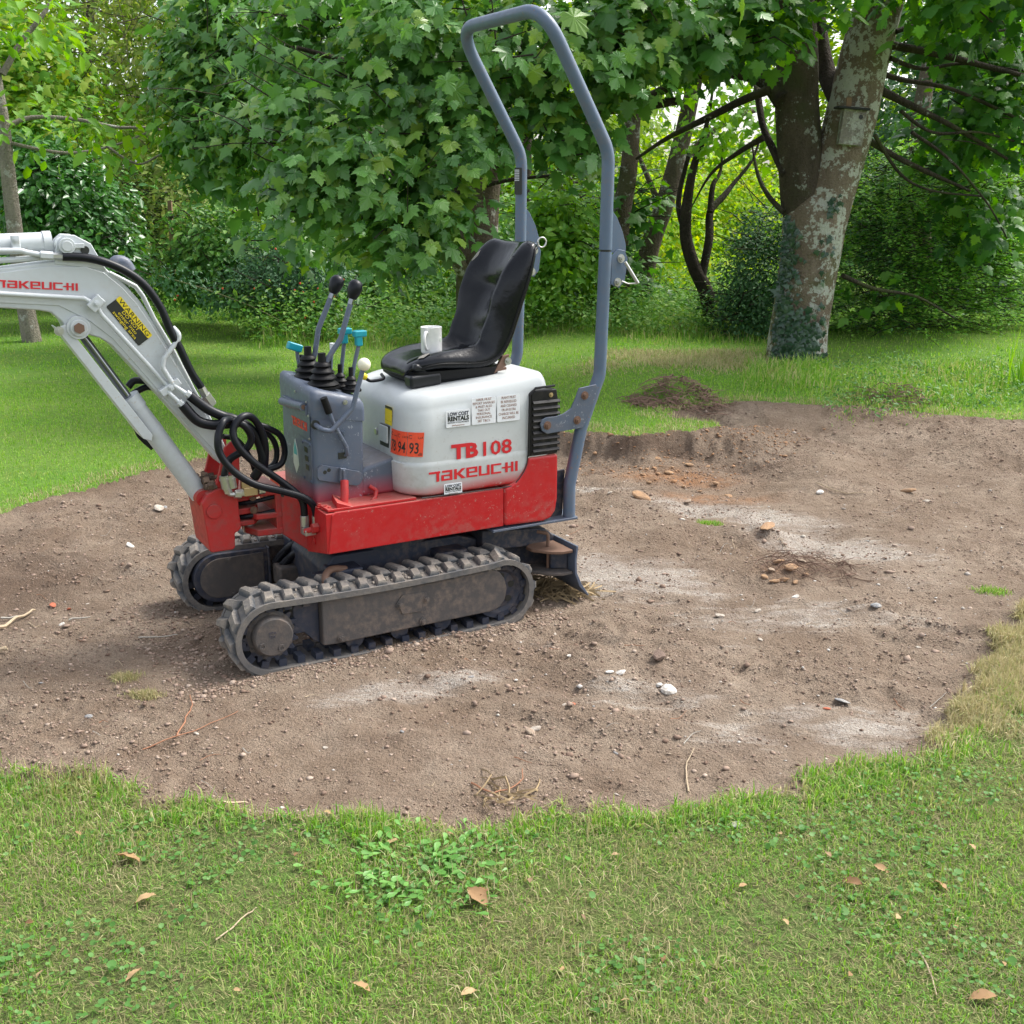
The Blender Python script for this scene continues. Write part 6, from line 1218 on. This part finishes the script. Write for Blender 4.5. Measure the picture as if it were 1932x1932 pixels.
tree('crooked thin dark tree with wavy trunk left of the big sycamore', [(1347,640),(1335,560),(1308,500),(1293,440),(1298,370),(1310,310),(1330,250),(1345,170)], [15,14,12,11,9,7,5,2], 12., BK['dark'], [(([B(1320,270,12,50,30,.4), B(1400,230,12,70,50,.4), B(1360,170,12,90,30,.4)], 420, .08, L_LIM2, 's5', 'crown'), dict(clump=8, cs=.2))], [([(1325,520),(1338,450),(1340,400),(1365,370),(1385,345),(1420,300),(1440,240)], [8,8,7,6,4,3,1.5]), ([(1340,400),(1345,350),(1360,320),(1365,250)], [6,5,3,1]), ([(1293,440),(1280,380),(1300,290)], [6,5,4])])
tree('smooth grey cherry trunk at the left edge leaning out of the lawn', [(62,655),(45,560),(32,460),(18,350),(6,240),(-12,120),(-20,-40)], [18,15,14,13,12,11,9], 11.6, BK['cherry'], [(([B(30,250,11.4,60,60,.5,.6), B(240,250,11.2,150,50,.5,.5), B(40,30,11.4,120,60,.6), B(230,470,11,60,25,.2,.25)], 420, .11, L_LIM2, 'oval', 'crown'), dict(clump=5, cs=.15))],
     [([(5,140),(40,80),(80,30),(110,-20)], [6,5,4,3]), ([(12,240),(60,222),(140,225),(220,240),(300,245),(370,290),(400,320)], [5,4,3.5,3,2.5,2,1.5]), ([(20,270),(90,285),(150,288),(230,270),(300,240)], [3.5,3,3,2,1.5]), ([(200,275),(260,310),(310,290),(370,290)], [2.5,2,2,1.5])], name='cherry_tree')
# ---- shrubs (each its own thing)
def shrub(label, blobs, n, size, mat, tv='oval', name='shrub', base=None, tw=60, group=None, cat='shrub', twm='dark', **kw):
    b0 = blobs[0][0]; s = plant(name, (b0.x, b0.y, 0) if base is None else base, label, cat, group)
    addfol(s, blobs, n, size, mat, tv, **kw)
    if tw: twigs_in(s, blobs, tw, BK[twm], .007, .5, 'stems')
    return s
shrub('glossy laurel bush behind the cherry trunk on the left', [B(120,400,13,105,110,.7), B(60,330,13,80,80,.6), B(170,480,13,80,70,.6)], 9500, .078, L_LAUR, name='laurel_bush', clump=7, cs=.13, shell=.55)
shrub('yellow-green maple foliage at the upper left', [B(70,240,14,110,60,.7), B(80,130,14.3,90,90,.7), B(10,150,14,70,110,.6)], 3600, .085, leafmat('yellowing_maple_leaf', [(.10,.27,.035),(.16,.34,.04),(.24,.40,.055),(.36,.42,.07)], .5, .5, .3), 's5', name='maple_tree', cat='tree', clump=9, cs=.2, shell=.3)
shrub('tall pale olive thicket at the top left', [B(260,80,15.5,170,130,.8), B(300,260,15.5,140,130,.8), B(380,120,15.6,120,130,.7), B(250,-60,15.5,260,90,.9)], 9000, .075, L_OLIV, name='hazel_thicket', tw=320, twm='mid', clump=14, cs=.2, shell=.1)
shrub('dark tangled thicket left of centre below the olive one', [B(270,420,16,130,100,.8), B(330,480,15.8,140,80,.7)], 5200, .075, L_MID, tw=260, name='bramble_thicket', clump=14, cs=.2, shell=.1)
shrub('yellowish sapling leaves in the gap left of the drooping boughs', [B(330,380,15,90,110,.6), B(370,470,15,70,60,.5)], 2600, .07, L_OLIV, tw=120, name='sapling', clump=8, cs=.2, shell=.0)
shrub('dense mid-green viburnum bush left of the rose bush', [B(410,450,13,85,70,.6), B(440,500,12.9,80,60,.5), B(370,510,13.1,70,60,.5)], 5200, .075, L_MID, name='viburnum_bush', clump=8, cs=.12, shell=.5)
rs = shrub('blue-green rose bush with red hips behind the boom hoses', [B(540,480,12.4,80,70,.5), B(500,540,12.3,75,50,.5), B(600,520,12.3,60,60,.4), B(330,520,11.8,60,22,.2,.5), B(420,560,12,70,20,.2,.4)], 8000, .038, L_BLUE, name='rose_bush', clump=12, cs=.10, shell=.4)
HM = flat('red_rose_hip', (.55,.05,.02), .35); hm = MB(); hm.lathe([(0,-.011),(.008,-.007),(.011,0),(.008,.008),(.003,.013),(0,.013)], (0,0,0), n=8); hme = hm.mesh('rose_hip'); hme.materials.append(HM)
for i, (u, v) in enumerate(((566,535),(556,548),(572,552),(585,520),(600,545),(520,470),(545,495),(630,560),(560,585),(530,590),(645,585),(480,545),(335,558),(330,566),(618,500),(508,530),(575,600),(592,570),(420,545),(648,528))):
    h = bpy.data.objects.new('rose_hip', hme); C.objects.link(h); h.parent = rs; h.matrix_parent_inverse = Matrix.Translation(-rs.location); p = at(u, v, 11.72 if v < 600 else 11.6); h.matrix_basis = Matrix.Translation(p) @ Matrix.Scale(1.0, 4)
o = trunk([at(300,520,11.9), at(400,550,11.8), at(500,590,11.7), at(600,650,11.6), at(640,700,11.5)], [.006,.006,.005,.005,.004], flat('green_brown_stem', (.15,.16,.06), .7), None, name='arching_stem', n=6); rel(rs, o)
shrub('lighter leafy shrub low beside the rose bush', [B(470,560,12.1,60,30,.3), B(600,580,12.,70,30,.3)], 1700, .055, L_MID, tw=20, clump=6, cs=.12, shell=.2)
shrub('dark ivy-like growth under the drooping boughs', [B(740,560,13.5,150,60,.7), B(840,520,13.6,90,90,.7), B(680,520,14,120,80,.6)], 5200, .08, L_MID, name='ivy_thicket', clump=12, cs=.2, shell=.1)
shrub('yellow-green bush glimpsed between the levers and the seat', [B(820,560,14.2,60,70,.5), B(780,500,14.6,60,60,.5)], 1500, .09, L_LIME, clump=8, cs=.15, shell=.2, tw=10)
shrub('fresh lime green elder bush right of the seat back', [B(1050,400,12.4,55,55,.4), B(1070,480,12.2,70,55,.4), B(1030,540,12.1,50,35,.4)], 2400, .095, L_LIM2, name='elder_bush', clump=7, cs=.13, shell=.4)
shrub('dark twiggy hollow bush between the roll bar legs', [B(1110,430,14.5,80,110,.6), B(1100,540,13.6,90,60,.5)], 2200, .08, L_MID, tw=260, clump=10, cs=.2, shell=.1)
shrub('mid-green sycamore sapling behind the roll bar post', [B(1185,400,12.9,35,60,.4), B(1150,520,12.8,45,60,.4)], 520, .12, L_SYR, 's5', name='sycamore_sapling', clump=7, cs=.2, shell=.2)
shrub('sunlit yellow-green bushes behind the crooked thin tree', [B(1240,460,17,110,120,.8), B(1380,440,18,100,110,.8), B(1330,560,16,120,70,.7), B(1290,370,18.5,150,80,.8), B(1440,400,18.5,80,90,.7)], 9000, .085, L_LIME, name='sunlit_bush', clump=10, cs=.2, shell=.1)
shrub('green undergrowth bush at the foot of the crooked thin tree', [B(1260,590,14,80,40,.5), B(1400,590,13.5,80,40,.5), B(1300,620,13,90,25,.4)], 2600, .07, L_NET, clump=9, cs=.14, shell=.2)
shrub('dark small-leaved evergreen left of the big trunk', [B(1430,520,11.3,60,80,.5), B(1410,600,11.2,60,55,.4), B(1440,440,11.6,50,50,.4)], 9000, .036, L_DARK, name='evergreen_bush', clump=26, cs=.10, shell=.4)
shrub('tall dark conifer mass at the right edge', [B(1850,500,14,140,150,1), B(1900,640,13,90,120,.8), B(1750,480,14.5,130,120,.9), B(1680,330,15,120,110,.9), B(1880,330,14.5,130,120,.9), B(1760,200,15.5,170,130,1.), B(1900,80,15.5,150,130,1.)], 15000, .09, L_DARK, 'dia', name='conifer_tree', cat='tree', clump=24, cs=.22, shell=.2)
shrub('light green leaves spilling in front of the dark conifer at the upper right', [B(1850,300,12,110,90,.6), B(1900,420,12,60,80,.5), B(1780,330,12.5,90,60,.5)], 1100, .12, L_LIM2, 's5', name='maple_bough', clump=6, cs=.2, shell=.1, tw=60)
L_TIP = leafmat('pale_new_shoot_leaf', [(.12,.32,.05),(.20,.44,.07),(.32,.54,.10)], .45, .5, .35)
def arching(label, base, n, reach, up, mat, leaf, per, spread, name='arching_shrub', h0=.1, dirx=0):
    s = plant(name, (base[0], base[1], 0), label, 'shrub'); P = []; Nn = []; Tt = []; S = []; TT = []; m = MB()
    for i in range(n):
        b0 = np.array([base[0]+rng.normal(0, spread), base[1]+rng.normal(0, spread*.5), h0+rng.uniform(0, up)]); az = rng.uniform(0, 2*pi); r = reach*rng.uniform(.45, 1.); hh = rng.uniform(.15, .5)
        d = np.array([cos(az)+dirx, sin(az)*.8-.25, 0]); q = np.linspace(0, 1, 7); C_ = b0+np.outer(q*r, d)+np.outer(hh*(q*1.6-1.75*q*q)*r*1.1, [0,0,1])
        m.tube([Vector(c) for c in C_], [.005*(1-.7*t) for t in q], 3, cap=False)
        t = rng.uniform(.15, 1, per); TT.append(t); c = np.stack([np.interp(t, q, C_[:, a]) for a in range(3)], -1)+rng.normal(0, leaf*.5, (per, 3)); P.append(c)
        side = np.where(rng.random(per) < .5, 1, -1)[:, None]*np.array([-d[1], d[0], 0])*1.+d*.6; Tt.append(side+rng.normal(0, .3, (per, 3))); Nn.append(np.stack([rng.normal(0,.3,per), rng.normal(-.2,.3,per), np.ones(per)], -1)); S.append(rng.uniform(.7, 1.3, per)*leaf)
    o = m.build('stems', BK['dark'], None); o['kind'] = 'stuff'; rel(s, o)
    P, Nn, Tt, S, TT = (np.concatenate(a_) for a_ in (P, Nn, Tt, S, TT))
    for nm_, kk, mm_ in (('foliage', TT < .62, mat), ('new_shoots', TT >= .62, L_TIP)): o = cloud(nm_, *T_DIA, P[kk], Nn[kk], Tt[kk], S[kk], mm_); o['kind'] = 'stuff'; rel(s, o)
    return s
b_ = at(1660,640,11.3); arching('arching small-leaved shrub with feathery sprays right of the big trunk', (b_.x, b_.y), 330, 1.05, 1.6, L_COTO, .044, 66, .33, name='cotoneaster_shrub', dirx=.2)
b_ = at(1800,600,11.6); arching('second arching shrub with brighter feathery tips farther right', (b_.x, b_.y), 230, 1.0, 1.5, leafmat('bright_tip_leaf', [(.06,.20,.03),(.13,.32,.045),(.26,.44,.06)], .4, .5, .3), .044, 60, .3, name='cotoneaster_shrub', dirx=.3)
b_ = at(1600,560,11.6); arching('upper feathery sprays close against the right side of the big trunk', (b_.x, b_.y), 120, .8, 1.9, L_COTO, .034, 56, .2, name='cotoneaster_shrub', dirx=.2)
# iris-like strap leaves at the right edge
p = at(1925, 790, 7.9); n = 46; q = plant('iris_clump', (p.x, p.y, .1), 'clump of upright strap leaves at the right edge above the soil', 'plant'); o = blades('strap_leaves', rng.normal(p.x, .09, n), rng.normal(p.y, .08, n), rng.uniform(.35,.75,n), rng.uniform(.012,.022,n), L_LIM2, .35, z=np.full(n, p.z)); rel(q, o); o['kind'] = 'stuff'
# ground flora along the edge of the wood
def flora(name, u0, u1, v0, v1, n, h, w, mat, lab, cat='undergrowth', lean=.5, zg=.05):
    a = [gr(u, v, zg) for u, v in ((u0, v0), (u1, v0), (u1, v1), (u0, v1))]; s, t = rng.random(n), rng.random(n)
    x = (a[0].x*(1-s)+a[1].x*s)*(1-t)+(a[3].x*(1-s)+a[2].x*s)*t; y = a[0].y*(1-t)+a[2].y*t; e = np.minimum(np.minimum(s, 1-s)*5, (1-t)*2.5); k = (fbm(x, y, 1.7, 3, 4) > rng.uniform(.25, .55, n)) & (rng.random(n) < e); x, y, e = x[k], y[k], e[k]
    tag(blades(name, x, y, rng.uniform(h*.3, h, len(x))*np.clip(.25+e, 0, 1), rng.uniform(w*.6, w, len(x)), mat, lean), lab, cat, kind='stuff')
def leafy(name, u0, u1, v0, v1, n, h, size, mat, lab, cat='undergrowth', zg=.05, cl=14):
    a = [gr(u, v, zg) for u, v in ((u0, v0), (u1, v0), (u1, v1), (u0, v1))]; nc = n//cl; s, t = rng.random(nc), rng.random(nc)
    cx = (a[0].x*(1-s)+a[1].x*s)*(1-t)+(a[3].x*(1-s)+a[2].x*s)*t; cy = a[0].y*(1-t)+a[2].y*t; hc = h*rng.uniform(.2, 1, nc)**1.3; k = rng.integers(0, nc, n)
    pos = np.stack([cx[k]+rng.normal(0, .09, n), cy[k]+rng.normal(0, .09, n), hc[k]*rng.uniform(.2, 1., n)+hz(cx[k], cy[k])], -1)
    az = rng.uniform(0, 2*pi, n); tag(cloud(name, *T_OVAL, pos, np.stack([rng.normal(0,.4,n), rng.normal(-.2,.4,n), np.ones(n)], -1), np.stack([np.cos(az), np.sin(az), rng.normal(-.2,.4,n)], -1), rng.uniform(.6, 1.3, n)*size, mat), lab, cat, kind='stuff')
leafy('undergrowth', 480, 1180, 585, 650, 16000, .65, .055, L_NET, 'leafy undergrowth along the wood behind the levers and seat')
flora('tall_grass', 470, 760, 600, 665, 5000, .32, .009, GR, 'tall rough grass behind the console levers', 'grass', .6)
flora('tall_grass', 700, 1200, 600, 655, 6000, .26, .009, GR, 'tall rough grass behind the seat', 'grass', .6)
leafy('undergrowth', 1150, 1470, 590, 655, 9000, .55, .05, L_NET, 'leafy undergrowth left of the big trunk'); flora('tall_grass', 1150, 1480, 610, 680, 6000, .16, .009, GR, 'rough grass in front of the undergrowth left of the big trunk', 'grass', .6)
flora('tall_grass', 1385, 1590, 690, 762, 3600, .15, .008, GR, 'long bright grass tuft around the foot of the big trunk', 'grass', .8, .14)
flora('tall_grass', 1560, 1960, 700, 800, 8000, .11, .008, GR, 'rough grass bank right of the big trunk', 'grass', .8, .14)
leafy('undergrowth', 1560, 1980, 700, 790, 2600, .14, .03, L_MID, 'low leafy weeds under the arching shrubs on the right', zg=.12); leafy('undergrowth', 180, 500, 560, 600, 6000, .5, .05, L_NET, 'low weeds at the foot of the thicket on the left'); leafy('undergrowth', -150, 260, 545, 590, 5000, .6, .07, L_NET, 'low weeds below the laurel bush')
flora('mown_weeds', 1060, 1500, 668, 722, 12000, .07, .008, DRY, 'brownish mown strip of grass between the roll bar and the big trunk', 'grass', .9, .12)
# ---- far wood closing the view
def wall(name, blobs, n, size, mat, lab, tv='dia', **kw):
    pos, nrm, tip, sc = leaves_at(blobs, n, size, **kw); T = T_DIA if tv == 'dia' else T_OVAL
    tag(cloud(name, *T, pos, nrm, tip, sc, mat), lab, 'wood', kind='stuff')
wall('far_wood', [B(-150,200,26,260,420,2), B(250,200,25,260,420,2), B(650,200,25,260,420,2), B(1000,250,26,220,380,2), B(1120,420,27,160,150,2), B(1350,450,27,260,190,2), B(1390,330,27.5,180,110,1.5,.45), B(1550,200,27,60,200,1.5,.35), B(1200,150,30,70,220,1.5,.8), B(1700,250,24,230,420,2), B(2050,250,22,260,420,2), B(1500,560,24,200,80,2)], 90000, .19, L_FAR, 'sunlit green mass of trees closing off the far distance', clump=30, cs=.42, shell=.0)
wall('far_wood', [B(u, 260, 22, 300, 330, 2) for u in (-1500, -1100, -700, -400, 2300, 2700, 3100)], 26000, .30, L_FAR, 'wood continuing beyond both sides of the view', clump=30, cs=.5, shell=.0)
wall('far_undergrowth', [B(u, 560, 20, 200, 60, 1.5) for u in range(-200, 2300, 250)]+[B(u, 420, 21, 180, 110, 1.2) for u in (-100, 100, 300, 550, 750, 950, 1750, 1950)], 42000, .12, L_MID, 'shaded green undergrowth deep in the wood', clump=24, cs=.32, shell=.0)
for i, (u, v0, v1, Y, r, lab) in enumerate(((655,600,-60,17,12,'thin upright trunk seen through the boughs left of the levers'), (745,600,-60,18,9,'narrow trunk in the dark behind the drooping boughs'), (1000,600,-60,18,10,'thin trunk between the seat back and the roll bar'), (175,560,-60,17,12,'dark trunk behind the laurel bush'), (1745,620,60,13.2,20,'straight brown trunk inside the conifer at the right'), (1905,650,-60,15,14,'dark straight trunk near the right edge'), (455,560,-60,17.5,9,'slender trunk behind the viburnum bush'))):
    tree(lab, [(u, v0), (u+rng.uniform(-12,12), v0*.6+v1*.4), (u+rng.uniform(-20,20), v1*.7+v0*.3), (u+rng.uniform(-30,30), v1)], [r, r*.9, r*.8, r*.6], Y, BK['dark' if i != 4 else 'mid'])
st = plant('garden_stake', at(322,505,13.6), 'thin brown wooden stake standing before the dark thicket', 'stake'); m = MB(); m.box((at(322,385,13.6)+at(326,515,13.6))/2, (.045,.045,.86), Matrix.Rotation(.03, 3, 'Y')); relbuild(st, m, 'post', M['wood']); m = MB(); m.tube([at(322,405,13.55), at(322,410,13.55)+Vector((.0,.03,0))], .03, 6); relbuild(st, m, 'tie', M['blackp'])
def sprig(): pass
